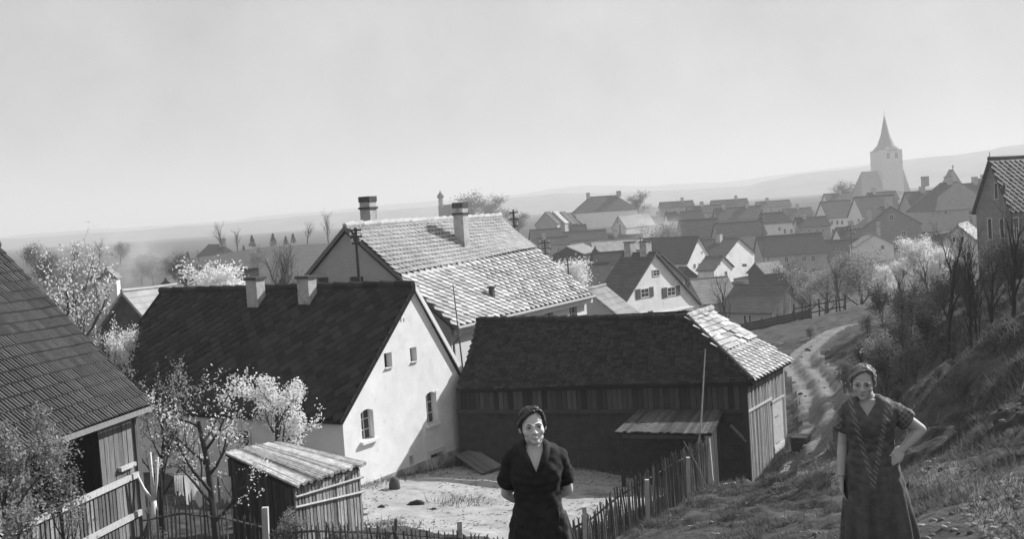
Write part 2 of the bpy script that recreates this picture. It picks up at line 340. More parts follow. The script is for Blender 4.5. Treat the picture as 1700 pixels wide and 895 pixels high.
# far hills
def hill(name, d, prof, depth, label):
    xs = np.linspace(-700, 2400, 125); hs = np.interp(xs, [p[0] for p in prof], [p[1] for p in prof])
    hs = hs+np.array([vnoise(np.array([x*.013]), np.array([d*.1]))[0]*5+vnoise(np.array([x*.05]), np.array([d*.1]))[0]*2.0 for x in xs])
    V = []
    for fr, hf in ((-.8, -.2), (-.5, .35), (-.25, .8), (0, 1), (.4, .6), (1.0, -.2)):
        for x, h in zip(xs, hs):
            th = math.atan((x-850)/FPX); rr = (d+fr*depth)
            V.append((rr*math.sin(th), rr*math.cos(th), -9+max(h, .5)/FPX*d*hf+9*max(hf, 0)))
    n = len(xs); q = [(i*n+j, i*n+j+1, (i+1)*n+j+1, (i+1)*n+j) for i in range(5) for j in range(n-1)]
    o = bpy.data.objects.new(name, fast_mesh(name, np.array(V), np.array(q), mat('hill_wood', .16, var=.5, scale=.02))); COL.objects.link(o)  # grey of the woods lightened so they fade: haze in the colour
    tag(o, label, None, None, 'structure')
hill('hills', 2000, [(-700, 4), (0, 5), (300, 9), (500, 14), (700, 15), (850, 22), (1000, 22), (1150, 16), (1250, 18), (1330, 30), (1420, 32), (1500, 38), (1600, 43), (1700, 49), (2400, 70)], 500, 'low wooded hills on the far side of the valley')
hill('hill_ridge', 3200, [(-700, 7), (0, 9), (400, 16), (700, 22), (950, 32), (1200, 26), (1400, 36), (1700, 40), (2400, 60)], 700, 'faint far ridge behind the wooded hills')

# ------------------------------------------------------------------ building materials
m_white = mat('white_plaster', .74, var=.12, scale=1.3, bump=.12, bscale=26, grime=(1.6, .86, .56))
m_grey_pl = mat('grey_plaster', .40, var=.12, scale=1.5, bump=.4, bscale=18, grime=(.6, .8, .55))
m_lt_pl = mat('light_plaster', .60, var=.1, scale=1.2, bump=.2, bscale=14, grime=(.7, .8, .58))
m_vwhite = mat('village_white_plaster', .74, var=.12, scale=.7, grime=(.35, .75, .56))
m_vgrey = mat('village_grey_plaster', .33, var=.15, scale=.7, grime=(.35, .75, .56))
m_vbrick = mat('village_brick', .2, var=.25, scale=2, rows=(.09, .25))
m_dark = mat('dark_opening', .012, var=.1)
m_pane = mat('window_pane', .02, rough=.12, spec=.5, var=.2)
m_frame = mat('window_frame_paint', .55, var=.15, scale=9)
m_frame_dk = mat('window_frame_wood', .16, var=.2, scale=9)
m_shutter = mat('shutter_paint', .07, var=.2, scale=9)
m_wood = mat('weathered_board', .15, var=.45, scale=5, stretch=(6, 6, .5), bump=.5, piece=.5)
m_wood_dk = mat('dark_board', .045, var=.4, scale=5, stretch=(6, 6, .5), bump=.5, piece=.5)
m_wood_lt = mat('pale_wood', .42, var=.35, scale=5, stretch=(5, 5, 1), bump=.4, piece=.2)
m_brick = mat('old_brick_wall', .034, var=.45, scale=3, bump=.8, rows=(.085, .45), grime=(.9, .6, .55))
m_tile_w = mat('slate_shingle', .022, rough=.85, var=.4, scale=3, piece=.6)
m_tile_b = mat('lichen_pale_tile', .38, var=.35, scale=5, piece=.3, bump=.3, grime=(.5, .40, .58))
m_tile_bu = mat('pale_tile', .44, var=.2, scale=3, piece=.14, bump=.3, grime=(.4, .6, .62))
m_tile_d = mat('dark_plain_tile', .029, var=.4, scale=8, piece=.55)
m_tile_a = mat('dark_ribbed_tile', .075, rough=.7, var=.35, scale=8, piece=.25)
m_under = mat('gap_shade', .01, var=.2)  # near-black backing: shade in tile and board gaps put into the colour
m_chim = mat('chimney_render', .42, var=.25, scale=3, bump=.4, bscale=12, grime=(1.3, .55, .52))
m_chim_dk = mat('chimney_cap', .07, var=.3, scale=5)
m_metal = mat('dull_zinc', .25, rough=.5, var=.2, spec=.4)
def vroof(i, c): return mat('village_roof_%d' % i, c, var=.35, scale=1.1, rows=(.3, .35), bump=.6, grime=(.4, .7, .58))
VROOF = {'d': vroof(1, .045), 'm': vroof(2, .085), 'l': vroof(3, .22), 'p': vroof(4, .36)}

# ------------------------------------------------------------------ chimney, window builders
def chimney(parent, c, ax, ay, hx, hy, h, cap=.08, m=None, name='chimney', open_top=False):
    ax, ay = np.asarray(ax), np.asarray(ay)
    o = part(name, MB().box(c+ZV*h/2, ax, ay, ZV, hx, hy, h/2), m or m_chim, parent)
    mb = MB().box(c+ZV*(h+cap/2+.001), ax, ay, ZV, hx+.06, hy+.06, cap/2)
    if open_top:
        mb = MB().box(c+ZV*(h-.28), ax, ay, ZV, hx+.05, hy+.05, .05)
        part('chimney_crown', MB().box(c+ZV*(h+.13), ax, ay, ZV, hx+.03, hy+.03, .128), m_chim_dk, o)
    part('chimney_cap', mb, m_chim_dk, o)
    return o
def window(parent, p, u, n, w, h, frame=m_frame, mull=1, bars=2, depth=.02, shutters=False, fw=.07, name='window', sill=False):
    """a framed window standing proud of wall plane at p (centre); u along the wall, n outward"""
    u, n = unit(u), unit(n); mb = MB()
    for sx in (-1, 1): mb.box(p+u*sx*(w/2-fw/2)+n*depth, u, n, ZV, fw/2, .035, h/2)
    for sz in (-1, 1): mb.box(p+ZV*sz*(h/2-fw/2)+n*depth, u, n, ZV, w/2-fw-.001, .034, fw/2)
    o = part(name, mb, frame, parent)
    part('pane', MB().box(p+n*.012, u, n, ZV, w/2-fw*.9, .01, h/2-fw*.9), m_pane, o)
    if mull:
        mb = MB()
        for k in range(1, mull+1): mb.box(p+u*(-w/2+w*k/(mull+1))+n*.028, u, n, ZV, .022, .012, h/2-fw-.002)
        for k in range(1, bars): mb.box(p+ZV*(-h/2+h*k/bars)+n*.026, u, n, ZV, w/2-fw-.002, .010, .018)
        part('glazing_bar', mb, frame, o)
    if shutters:
        for sx in (-1, 1): part('shutter', MB().box(p+u*sx*(w*.78+.02)+n*.03, u, n, ZV, w*.25, .03, h/2*1.02), m_shutter, o)
    if sill: part('sill', MB().box(p-ZV*(h/2+.06)+n*.05, u, n, ZV, w/2+.08, .1, .05), frame, o)
    return o

HOUSES = {}
def solve_house(d, yaw, apex, eave, far):
    A = PD(*apex, d); a = math.radians(yaw); g = np.array([math.cos(a), math.sin(a), 0]); s = np.array([math.sin(a), -math.cos(a), 0])
    if eave[0] is None:        # long side seen: the eave row and the roof pitch are known
        k = math.tan(math.radians(eave[2] if len(eave) > 2 else 45)); s = s if s[1] < 0 else -s; dn = s-ZV*k; y = -(eave[1]-447.5)/FPX
        w_ = -(A@(UP-y*FW))/(dn@(UP-y*FW)); h_ = k*w_
    else: q = ray(*eave); w_, h_, t = np.linalg.solve(np.stack([s, -ZV, -q], 1), -A)
    x = (far-850)/FPX; L = -(A@(RT-x*FW))/(g@(RT-x*FW))
    return A, g, s, w_, h_, L
def house(key, name, label, d, yaw, apex, eave, far, roof='d', wall=None, cat='house', hip=(0, 0), w2=None, h2=None, drop=None, group='village houses', wins=(), chims=(), maxL=None, over=.3, gwall=None):
    A, g, s, w_, h_, L = solve_house(d, yaw, apex, eave, far)
    if w_ < 0: s = -s; w_ = -w_
    if L < 0: g = -g; L = -L; A0 = A
    if maxL: L = min(L, maxL)
    A = A-g*hip[0]; L = L+hip[0]+hip[1]
    h_ = abs(h_); h2 = h2 if h2 is not None else h_; w2 = w2 if w2 is not None else w_
    0 and print('HOUSE %-5s yaw %4d A %s w %.1f h %.1f pitch %.0f L %.1f' % (key, yaw, A.round(1), w_, h_, math.degrees(math.atan2(h_, w_)), L))
    wall = wall or m_vwhite
    B = A+g*L; mid = (A+B)/2; zb = float(ground_z(mid[0], mid[1])[0])-.6
    zb = min(zb, A[2]-h_-1.8) if drop is None else A[2]-h_-drop
    t = thing(name, (mid[0], mid[1], zb), label, cat, group)
    o = over if w_ > 2 else over*.5; k1, k2 = h_/w_, h2/w2
    e1, e2 = (w_-o), (w2-o)
    def P(l, wv, z): return A+g*l+s*wv+ZV*z
    lo = .12; thk = .14
    # walls: pentagon prism
    l0, l1 = lo, L-lo
    pen = lambda l, hp: [P(l, e1, zb-A[2]), P(l, e1, -e1*k1-thk), P(l, 0, -thk), P(l, -e2, -e2*k2-thk), P(l, -e2, zb-A[2])] if not hp else [P(l, e1, zb-A[2]), P(l, e1, -e1*k1-thk), P(l, -e2, -e2*k2-thk), P(l, -e2, zb-A[2])]
    mb = MB()
    if hip[0] or hip[1]:
        zt = max(-e1*k1, -e2*k2)*1.0-thk
        b = [P(l0, e1, zb-A[2]), P(l1, e1, zb-A[2]), P(l1, -e2, zb-A[2]), P(l0, -e2, zb-A[2])]; tp = [P(l0, e1, zt), P(l1, e1, zt), P(l1, -e2, zt), P(l0, -e2, zt)]
        mb.hexa(b, tp)
    else:
        a_, b_ = pen(l0, 0), pen(l1, 0); mb.add(a_+b_, [(0, 1, 2, 3, 4), (9, 8, 7, 6, 5)]+[(i, i+5, (i+1) % 5+5, (i+1) % 5) for i in range(5)])
    part('wall', mb, wall, t)
    # roof slabs
    mb = MB(); ro = .15
    ra, rb = (hip[0] if hip[0] else -ro), (L-hip[1] if hip[1] else L+ro); x0, x1 = (-ro, L+ro)
    f1 = [P(x0, w_, -h_), P(x1, w_, -h_), P(rb, 0, 0), P(ra, 0, 0)]; f2 = [P(x1, -w2, -h2), P(x0, -w2, -h2), P(ra, 0, 0), P(rb, 0, 0)]
    for q in (f1, f2):
        n = unit(np.cross(q[1]-q[0], q[2]-q[0])); n = n if n[2] > 0 else -n
        mb.slab(q, n, thk)
    if hip[0]: q = [P(x0, -w2, -h2), P(x0, w_, -h_), P(ra, 0, 0)]; n = unit(np.cross(q[1]-q[0], q[2]-q[0])); mb.slab(q, n if n[2] > 0 else -n, thk)
    if hip[1]: q = [P(x1, w_, -h_), P(x1, -w2, -h2), P(rb, 0, 0)]; n = unit(np.cross(q[1]-q[0], q[2]-q[0])); mb.slab(q, n if n[2] > 0 else -n, thk)
    rf = part('roof', mb, VROOF[roof] if isinstance(roof, str) else roof, t)
    part('ridge_cap', MB().tube([P(ra, 0, .01), P((ra+rb)/2, 0, -.02), P(rb, 0, .01)], [.11]*3, 6), VROOF[roof] if isinstance(roof, str) else roof, rf)
    H_ = dict(t=t, A=A, g=g, s=s, L=L, w=w_, h=h_, e1=e1, e2=e2, zb=zb, P=P, rf=rf, k1=k1); HOUSES[key] = H_
    for wdef in wins:
        face, x0_, y0_, x1_, y1_ = wdef[:5]; kw = dict(wdef[5]) if len(wdef) > 5 else {}
        if face == 'g': p0, n, u = P(l0, 0, 0), -g, s
        elif face == 's': p0, n, u = P(0, e1, 0), s, g
        elif face == 'S': p0, n, u = P(0, -e2, 0), -s, g
        elif face == 'G': p0, n, u = P(l1, 0, 0), g, s
        c0 = PP((x0_+x1_)/2, (y0_+y1_)/2, p0, n); ca, cb = PP(x0_, (y0_+y1_)/2, p0, n), PP(x1_, (y0_+y1_)/2, p0, n); ct, cbt = PP((x0_+x1_)/2, y0_, p0, n), PP((x0_+x1_)/2, y1_, p0, n)
        ww = abs((cb-ca)@u); hh = abs(ct[2]-cbt[2]); kw.setdefault('fw', min(.09, ww*.14)); kw.setdefault('mull', 1 if ww > .5 else 0)
        kw['shutters'] = kw.get('shutters', False); window(t, c0, u, n, max(ww, .25), max(hh, .3), **kw)
    for cdef in chims:       # (fraction along ridge, offset across, half size, height above ridge)
        fr, ofs, hs, hh = cdef[:4]; c = P(fr*L, ofs, -abs(ofs)*k1-.5); chimney(rf, c, g, s, hs, hs*1.3, hh+.5+abs(ofs)*k1*.0)
    return H_

# ------------------------------------------------------------------ white gabled house
def hor(v): v = np.array([v[0], v[1], 0.]); return v/np.linalg.norm(v)
def white_house():
    zr = -2.49
    RN, RFr = PZ(664, 474, zr), PZ(262, 490, zr); EL = PZ(567, 687, -6.42); ER = PZ(766, 622, -6.24)
    g = hor(ER-EL); mid = (EL+ER)/2; RN = np.array([mid[0], mid[1], 0])+g*((RN-mid)@g); RN[2] = zr
    b = np.array([-g[1], g[0], 0]); n = -b
    Lh = (RFr-RN)@b; Lh = 13.2
    zb = -9.9; t = thing('house', (mid[0]+b[0]*5, mid[1]+b[1]*5, zb), 'white plastered gabled house with dark slate roof and twin chimneys', 'house', None)
    EL = np.array([RN[0], RN[1], 0])+g*((EL-RN)@g)+ZV*-6.42; ER = np.array([RN[0], RN[1], 0])+g*((ER-RN)@g)+ZV*-6.24
    # solid walls
    wl, wr = EL+g*.02, ER-g*.12
    pen = [np.array([wl[0], wl[1], zb]), np.array([wr[0], wr[1], zb]), wr-ZV*.12, RN-ZV*.18, wl-ZV*.2]
    bk = [p+b*(Lh-.1) for p in pen]
    mb = MB().add(pen+bk, [(0, 1, 2, 3, 4), (9, 8, 7, 6, 5)]+[(i, i+5, (i+1) % 5+5, (i+1) % 5) for i in range(5)])
    def G(px, py): return PP(px, py, RN, n)
    cut = MB(); opens = [(600, 684, 621, 731, 'w'), (708, 655, 725, 704, 'w'), (638, 586, 651, 612, 'v'), (681, 577, 692, 602, 'v'), (680, 757, 687, 773, 'c'), (715, 752, 736, 782, 'd'),
                         (659.5, 529, 662, 536, 'h'), (664.2, 528.5, 666.7, 535.5, 'h'), (669, 528, 671.5, 535, 'h')]
    info = []
    for x0, y0, x1, y1, k in opens:
        c = (G(x0, y0)+G(x1, y1)+G(x0, y1)+G(x1, y0))/4; ww = abs((G(x1, (y0+y1)/2)-G(x0, (y0+y1)/2))@g); hh = abs(G((x0+x1)/2, y1)[2]-G((x0+x1)/2, y0)[2])
        dp = .28 if k in 'wv' else .4
        cut.box(c, g, b, ZV, ww/2, dp, hh/2)
        if k == 'w':    # segmental head
            pts = [c+g*(ww/2)*q+ZV*(hh/2+.12*(1-q*q)) for q in np.linspace(-1, 1, 7)]; pts = [c-g*ww/2+ZV*hh*.3]+pts[1:-1]+[c+g*ww/2+ZV*hh*.3]
            pts = [c-g*(ww/2-.001)+ZV*hh*.3]+[c+g*(ww/2-.001)*q+ZV*(hh/2+.10*(1-q*q)) for q in np.linspace(-1, 1, 7)]+[c+g*(ww/2-.001)+ZV*hh*.3]
            cut.slab([p+b*(dp-.002) for p in pts], b, 2*dp-.004)
        info.append((c, ww, hh, k, dp))
    wall = boolean_cut(mb, cut); part('wall', wall, m_white, t)
    for c, ww, hh, k, dp in info:
        if k == 'w':
            o = window(t, c+b*.22+ZV*.04, g, n, ww, hh+.14, m_frame, 1, 3, fw=.055)
            part('sill', MB().box(c-ZV*(hh/2+.05)+n*.03, g, b, ZV, ww/2+.12, .1, .05), m_white, o)
        elif k == 'v':
            o = part('attic_opening', MB().box(c+b*.265, g, b, ZV, ww/2, .012, hh/2), m_dark, t); part('attic_sill', MB().box(c-ZV*(hh/2-.015)+b*.03, g, b, ZV, ww/2-.002, .1, .014), m_frame, o)
        elif k == 'd':
            o = part('cellar_door', MB().box(c+b*.3, g, b, ZV, ww/2, .02, hh/2), m_dark, t); mb = MB()
            mb.box(c-g*(ww/2+.08)+n*.012, g, b, ZV, .08, .02, hh/2+.16).box(c+g*(ww/2+.08)+n*.012, g, b, ZV, .08, .02, hh/2+.16).box(c+ZV*(hh/2+.08)+n*.013, g, b, ZV, ww/2-.001, .02, .08)
            part('door_surround', mb, m_lt_pl, o)
        else: part('cellar_window' if k == 'c' else 'vent_hole', MB().box(c+b*.3, g, b, ZV, ww/2, .02, hh/2), m_dark, t)
    # plaster surround of the right window
    c, ww, hh, k, dp = info[1]; mb = MB()
    mb.box(c+g*(ww/2+.1)+n*.006, g, b, ZV, .1, .012, hh/2+.1).box(c-ZV*(hh/2+.26)+n*.007, g, b, ZV, ww/2+.2, .014, .16)
    part('window_surround', mb, m_white, t)
    # long side windows (behind the blossom)
    for k in (2.2, 4.6, 8.2): window(t, EL+b*k-ZV*1.25+g*.02, b, -g, .75, 1.05, m_frame, 1, 3)
    part('plinth', MB().box((wl+wr)/2*np.array([1, 1, 0])+ZV*(-9.65)+n*.02, g, b, ZV, np.linalg.norm((wr-wl)[:2])/2+.02, .02, .62), mat('plinth_stain', .46, var=.5, scale=2.5, bump=.5, grime=(1.2, .55, .47)), t)
    # roof
    of, ob = n*.10, b*Lh
    el, er, rr, rl = EL-g*.22-ZV*.22+ob, EL-g*.22-ZV*.22+of, RN+of, RN+ob
    nn = normal_of(el, er, rl); mb = patch_slab(MB(), el, er, rr, rl)
    er2 = ER+g*.18-ZV*.14; q = [er2+of, er2+ob, RN+ob, RN+of]; n2 = unit(np.cross(q[1]-q[0], q[2]-q[0])); mb.slab(q, n2, .1)
    rf = part('roof', mb, m_under, t)
    s_ = .40; me = MB().slab([np.array(p) for p in [(0, -s_*.707, 0), (s_*.707, 0, 0), (0, s_*.707, 0), (-s_*.707, 0, 0)]], np.array([0, 0, 1.]), .014).mesh('slate', m_tile_w)
    Ms = []; wd = np.linalg.norm(er-el); ht = np.linalg.norm(rl-el); x = unit(er-el); y = unit(np.cross(nn, x)); dx = .52; dy = .26
    for j in range(int(ht/dy)):
        for i in range(int(wd/dx)+1):
            u_, v_ = (i+.5*(j % 2))*dx+.1, j*dy+.22
            if u_ > wd-.12 or u_ < .28 or v_ > ht-.05: continue
            tl = .045+random.gauss(0, .006); y2 = unit(y-nn*tl); Ms.append(frame4(el+x*u_+y*v_+nn*(.02+random.gauss(0, .002)), x, y2, np.cross(x, y2)))
    scatter_pieces('slate', me, Ms, m_tile_w, rf)
    for k in range(18): part('ridge_tile', MB().tube([RN+b*(Lh*k/18-.02)+ZV*.03, RN+b*(Lh*(k+1)/18+.03)+ZV*.06], [.13, .15], 8), m_tile_w, rf)
    q0, q1 = RN+ob+b*.02+ZV*.05, el+b*.02+ZV*.05; part('verge_board', MB().slab([q0, q1, q1-ZV*.2, q0-ZV*.2], b, .04), m_tile_w, rf)
    # pale barge boards along the gable
    dv = er2-RN; mb = MB(); q0, q1 = RN+of+n*.03+ZV*.05, er2+of+n*.03+ZV*.04
    mb.slab([q0, q1, q1-ZV*.26, q0-ZV*.26], n, .05); part('barge_board', mb, mat('barge_paint', .72, var=.1), rf)
    mb = MB(); q1 = er+n*.01+ZV*.02; q0 = RN+of+n*.01+ZV*.04; mb.slab([q0, q1, q1-ZV*.10, q0-ZV*.10], n, .03); part('barge_board', mb, m_tile_w, rf)
    # chimneys on the near slope
    for px, py, yb in ((426, 464, 510), (511, 462, 505)):
        c = PP(px, yb-8, rl, nn); dtop = PD(px, py, c[1])[2]; chimney(rf, c-ZV*.7, g, b, .24, .28, dtop-c[2]+.7, cap=.1)
    return dict(t=t, RN=RN, EL=EL, ER=ER, g=g, b=b, n=n, zb=zb)
WH = white_house()

# ------------------------------------------------------------------ big house with the pale tiled roof
def big_house():
    RN, RFr = PD(557, 378, 48.2), PD(809, 362, 61.2); EN, EF = PZ(757, 543, -4.55), PZ(985, 491, -4.62)
    g = hor(EF-EN); s = np.array([g[1], -g[0], 0]); zb = -11.2
    t = thing('house', (RN[0]+g[0]*7, RN[1]+g[1]*7, zb), 'big grey farmhouse with broad pale sunlit tiled roof and tall chimneys', 'house', None)
    RN = RN-g*((RN-EN)@g)
    # near gable: apex RN; left slope
    wl = 4.9; hl = (RN[2]-EN[2])/((EN-RN)@s)*wl*1.05; ELn = RN-s*wl-ZV*hl; Lg = (EF-EN)@g
    RF2 = RN+g*Lg; RF2[2] = RFr[2]
    def wp(l, p, off=0): return p+g*l
    ins = .35; wr_ = EN-s*ins; wl_ = ELn+s*ins; up = ZV*.12
    pen = [np.array([wl_[0], wl_[1], zb]), np.array([wr_[0], wr_[1], zb]), wr_+up, RN-ZV*.2, wl_+up]; pen = [p+g*.12 for p in pen]; bk = [p+g*(Lg-.3) for p in pen]
    mb = MB().add(pen+bk, [(0, 1, 2, 3, 4), (9, 8, 7, 6, 5)]+[(i, i+5, (i+1) % 5+5, (i+1) % 5) for i in range(5)])
    cut = MB(); gp = pen[3]; info = []
    for x0, y0, x1, y1 in ((527, 467, 546, 487), (581, 466, 604, 486)):
        c = PP((x0+x1)/2, (y0+y1)/2, gp, -g); ww = abs((PP(x1, y0, gp, -g)-PP(x0, y0, gp, -g))@s); cut.box(c, s, g, ZV, ww/2, .2, .42); info.append((c, ww))
    sp = wr_
    sides = []
    for x0, y0, x1, y1 in ((905, 521, 918, 532), (946, 514, 957, 528)):
        c = PP((x0+x1)/2, (y0+y1)/2, sp, s); cut.box(c, g, s, ZV, .45, .2, .4); sides.append(c)
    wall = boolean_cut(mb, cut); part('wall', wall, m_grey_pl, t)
    for c, ww in info:
        o = part('gable_shutter', MB().box(c+g*.12, s, g, ZV, ww/2, .02, .42), m_dark, t); mb = MB()
        for k in range(6): mb.box(c+g*.09+s*(-ww/2+ww*(k+.5)/6), s, g, ZV, .02, .012, .41)
        part('shutter_slat', mb, m_frame_dk, o)
    for c in sides: window(t, c-s*.13, g, s, .88, .78, m_frame, 1, 2)
    # paler sheet over the long side: its sunlight is put into the colour
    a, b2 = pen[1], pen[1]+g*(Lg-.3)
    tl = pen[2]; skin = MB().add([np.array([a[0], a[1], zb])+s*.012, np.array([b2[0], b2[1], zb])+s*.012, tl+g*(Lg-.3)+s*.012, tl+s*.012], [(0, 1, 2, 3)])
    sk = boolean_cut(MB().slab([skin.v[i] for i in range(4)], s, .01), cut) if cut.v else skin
    part('sunlit_wall_sheet', sk, m_lt_pl, t)
    # roof
    nn = normal_of(EN, EF, RN); mb = patch_slab(MB(), EN, EF, RF2, RN)
    q = [ELn+g*Lg, ELn, RN, RF2]; n2 = unit(np.cross(q[1]-q[0], q[2]-q[0])); mb.slab(q, n2, .12)
    rf = part('roof', mb, m_under, t)
    cn, cf = lerp(RN, EN, .49), lerp(RF2, EF, .40)
    me = diamond_mesh(.30, .30, m_tile_b, .018); Ms1 = diamond_frames(EN, EF, cf, cn, .50, .26, tilt=.17, lift=.05)
    me2 = tile_profile(.27, .27, [(-.5, .03), (-.3, .045), (0, .004), (.3, .0), (.5, .03)], m_tile_bu, .022); Ms2 = tile_frames(cn, cf, RF2, RN, .30, .27, lift=.03, tilt=.24)
    scatter_pieces('slate', me, Ms1, m_tile_b, rf, 180); scatter_pieces('roof_tile', me2, Ms2, m_tile_bu, rf, 120)
    for k in range(22): part('ridge_tile', MB().tube([lerp(RN, RF2, k/22)+ZV*.05, lerp(RN, RF2, (k+1.06)/22)+ZV*(.085+random.random()*.03)], [.12, .15], 8), m_tile_bu, rf)
    part('verge_board', MB().slab([RN-g*.03+ZV*.03, EN-g*.03+ZV*.03, EN-g*.03-ZV*.15, RN-g*.03-ZV*.15], -g, .03), m_frame_dk, rf)
    part('verge_board', MB().slab([RN-g*.03+ZV*.06, ELn-g*.03+ZV*.06, ELn-g*.03-ZV*.15, RN-g*.03-ZV*.15], -g, .03), m_frame_dk, rf)
    part('gutter', MB().tube([EN+s*.08-ZV*.06, EF+s*.08-ZV*.04], [.08, .08], 8), m_metal, t)
    part('eave_board', MB().slab([EN-s*.05-ZV*.1, EF-s*.05-ZV*.1, EF-s*.05-ZV*.34, EN-s*.05-ZV*.34], s, .04), m_lt_pl, t)
    d0 = EN+s*.08-ZV*.1; part('drainpipe', MB().tube([d0+g*.15, d0+g*.15-ZV*.3, d0-s*.3+g*.1-ZV*.6, np.array([(d0-s*.3)[0], (d0-s*.3)[1], zb+1])+g*.1], [.055]*4, 8), m_metal, t)
    # chimneys
    c = PP(768, 405, EN, nn); zt = PD(766, 345, c[1])[2]; chimney(rf, c-ZV*.5, g, s, .26, .26, zt-c[2]+.5, open_top=True)
    c = PD(625, 372, 53.5); c = c-s*.4; chimney(rf, c-ZV*.8, g, s, .28, .28, .8+1.05, open_top=True)
    c = PP(817, 494, EN, nn); o = part('roof_vent', MB().box(c+ZV*.2, g, s, ZV, .10, .10, .25), m_chim_dk, rf); part('vent_cap', MB().box(c+ZV*.48, g, s, ZV, .15, .15, .025), m_chim_dk, o)
    return dict(RN=RN, EN=EN, EF=EF, g=g, s=s, RF=RF2, zb=zb)
BH = big_house()

# ------------------------------------------------------------------ long dark barn with an angled wing
def boards(parent, a, b, zt0, zt1, zb, n, m, w=.16, name='board', proud=.02, gap=.15, skip=None, jag=.03, thick=.012):
    """vertical boards between ground points a and b on the outer face n; zt0, zt1 top heights at the ends; zb may be a function of t"""
    L = np.linalg.norm((b-a)[:2]); u = hor(b-a); k = max(1, int(L/w))
    for i in range(k):
        t = (i+.5)/k
        if skip and skip(t): continue
        p = lerp(a, b, t); zt = lerp(zt0, zt1, t)+random.uniform(-jag, 0); z0 = (zb(t) if callable(zb) else zb)+random.uniform(-jag, jag); ww = L/k*(1-gap*random.uniform(.3, 1.4))/2
        c = np.array([p[0], p[1], (zt+z0)/2]); ln = random.gauss(0, .006)
        part(name, MB().box(c+n*(proud+random.uniform(0, .015)), unit(u+ZV*ln), n, unit(ZV-u*ln), ww, thick, (zt-z0)/2), m, parent)
def dark_barn():
    zR, zE = -4.37, -6.42
    R1, R2, R3 = PZ(1140, 528, zR), PZ(792, 533, zR), PZ(1181, 514, zR); E1, E2, E3 = PZ(1249, 634, zE), PZ(769, 647, zE-.2), PZ(1317, 598, zE)
    u = hor(E1-E2); E2 = E2-u*.2; n = np.array([u[1], -u[0], 0]); uw = hor(E3-E1); nw = np.array([uw[1], -uw[0], 0]); zb = -10.4
    c = (E1+E2)/2; t = thing('barn', (c[0], c[1]+2, zb), 'long dark barn of brick and boards with black tiled roof', 'barn', None)
    # back slopes
    Bk = [E2-n*6.3, E1-n*6.3-u*1.0]
    nn = normal_of(E2, E1, R2); mb = patch_slab(MB(), E2, E1, R1, R2)
    nw_ = normal_of(E1, E3, R1); patch_slab(mb, E1, E3, R3, R1)
    q = [lerp(E1, E3, 1)-nw*6.2, E2-n*5.9, R2, R3]; n2 = unit(np.cross(q[1]-q[0], q[2]-q[0])); mb.slab(q, n2 if n2[2] > 0 else -n2, .1)
    rf = part('roof', mb, m_under, t)
    me = tile_beaver(.20, .165, m_tile_d); scatter_pieces('roof_tile', me, tile_frames(E2, E1, R1, R2, .20, .165, stagger=True, lift=.01, tilt=.17), m_tile_d, rf, 200)
    k = .44; m1, m3 = lerp(E1, R1, k), lerp(E3, R3, k)
    me = diamond_mesh(.24, .24, m_tile_b, .018); scatter_pieces('slate', me, diamond_frames(E1, E3, m3, m1, .40, .21, tilt=.17, lift=.05), m_tile_b, rf, 100)
    m_flat = mat('pale_flat_tile', .42, var=.3, scale=3, piece=.35, bump=.3, grime=(.5, .42, .50))
    me = tile_profile(.62, .27, [(-.49, .004), (-.2, .012), (.2, .0), (.49, .008)], m_flat, .03, 'flat_tile'); scatter_pieces('flat_tile', me, tile_frames(m1, m3, R3, R1, .62, .27, stagger=True, lift=.03, tilt=.16, jit=.012), m_flat, rf, 100)
    for a_, b_, kk in ((R2, R1, 20), (R1, R3, 7)):
        for i in range(kk): part('ridge_tile', MB().tube([lerp(a_, b_, i/kk)+ZV*.03, lerp(a_, b_, (i+1.05)/kk)+ZV*.06], [.11, .13], 8), m_tile_d if a_ is R2 else m_flat, rf)
    for i in range(16): part('hip_tile', MB().tube([lerp(R1, E1, i/16)+ZV*.04, lerp(R1, E1, (i+1.05)/16)+ZV*.05], [.12, .10], 6), m_tile_d, rf)
    # walls
    f0, f3 = E2-n*.35-u*.25, E3-nw*.35-uw*.2; f1 = E1-n*.35-nw*.35; u = hor(f1-f0); n = np.array([u[1], -u[0], 0]); uw = hor(f3-f1); nw = np.array([uw[1], -uw[0], 0])
    def wallbox(a, b, z0, z1, nrm, th=.25):
        a0, b0 = np.array([a[0], a[1], 0]), np.array([b[0], b[1], 0])
        return MB().hexa([a0+ZV*z0, b0+ZV*z0, b0-nrm*th+ZV*z0, a0-nrm*th+ZV*z0], [a0+ZV*z1, b0+ZV*z1, b0-nrm*th+ZV*z1, a0-nrm*th+ZV*z1])
    zs = -7.58
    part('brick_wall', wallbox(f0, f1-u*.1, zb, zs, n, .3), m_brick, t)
    part('dark_backing', wallbox(f0, f1-u*.15, zs, zE-.22, n, .12), m_under, t)
    part('side_inner_wall', wallbox(f1+uw*.1, f3, zb, zE-.02, nw, .12), m_under, t)
    part('back_wall', wallbox(f3-nw*5.4, f0-n*4.9, zb, zE-.05, -n, .2), m_wood_dk, t)
    q = [f0-n*4.9+ZV*(zE+.1-f0[2]), f0+ZV*(zE-.05-f0[2]), R2+u*.1-ZV*.11]; part('end_gable', MB().slab([p+u*.06 for p in q], -u, .1), m_wood_dk, t)
    part('end_wall', wallbox(f0-n*4.9, f0-n*.35, zb, zE-.05, -u, .2), m_wood_dk, t)
    part('wing_end_wall', wallbox(f3-nw*.2, f3-nw*5.4, zb, zE-.05, uw, .2), m_wood_dk, t)
    part('sill_beam', MB().box((f0+f1)/2*np.array([1, 1, 0])+ZV*(zs+.06)+n*.03, u, n, ZV, np.linalg.norm((f1-f0)[:2])/2, .06, .07), m_wood_dk, t)
    m_fb = mat('barn_front_board', .05, var=.35, scale=5, stretch=(6, 6, .5), bump=.5, piece=.75)
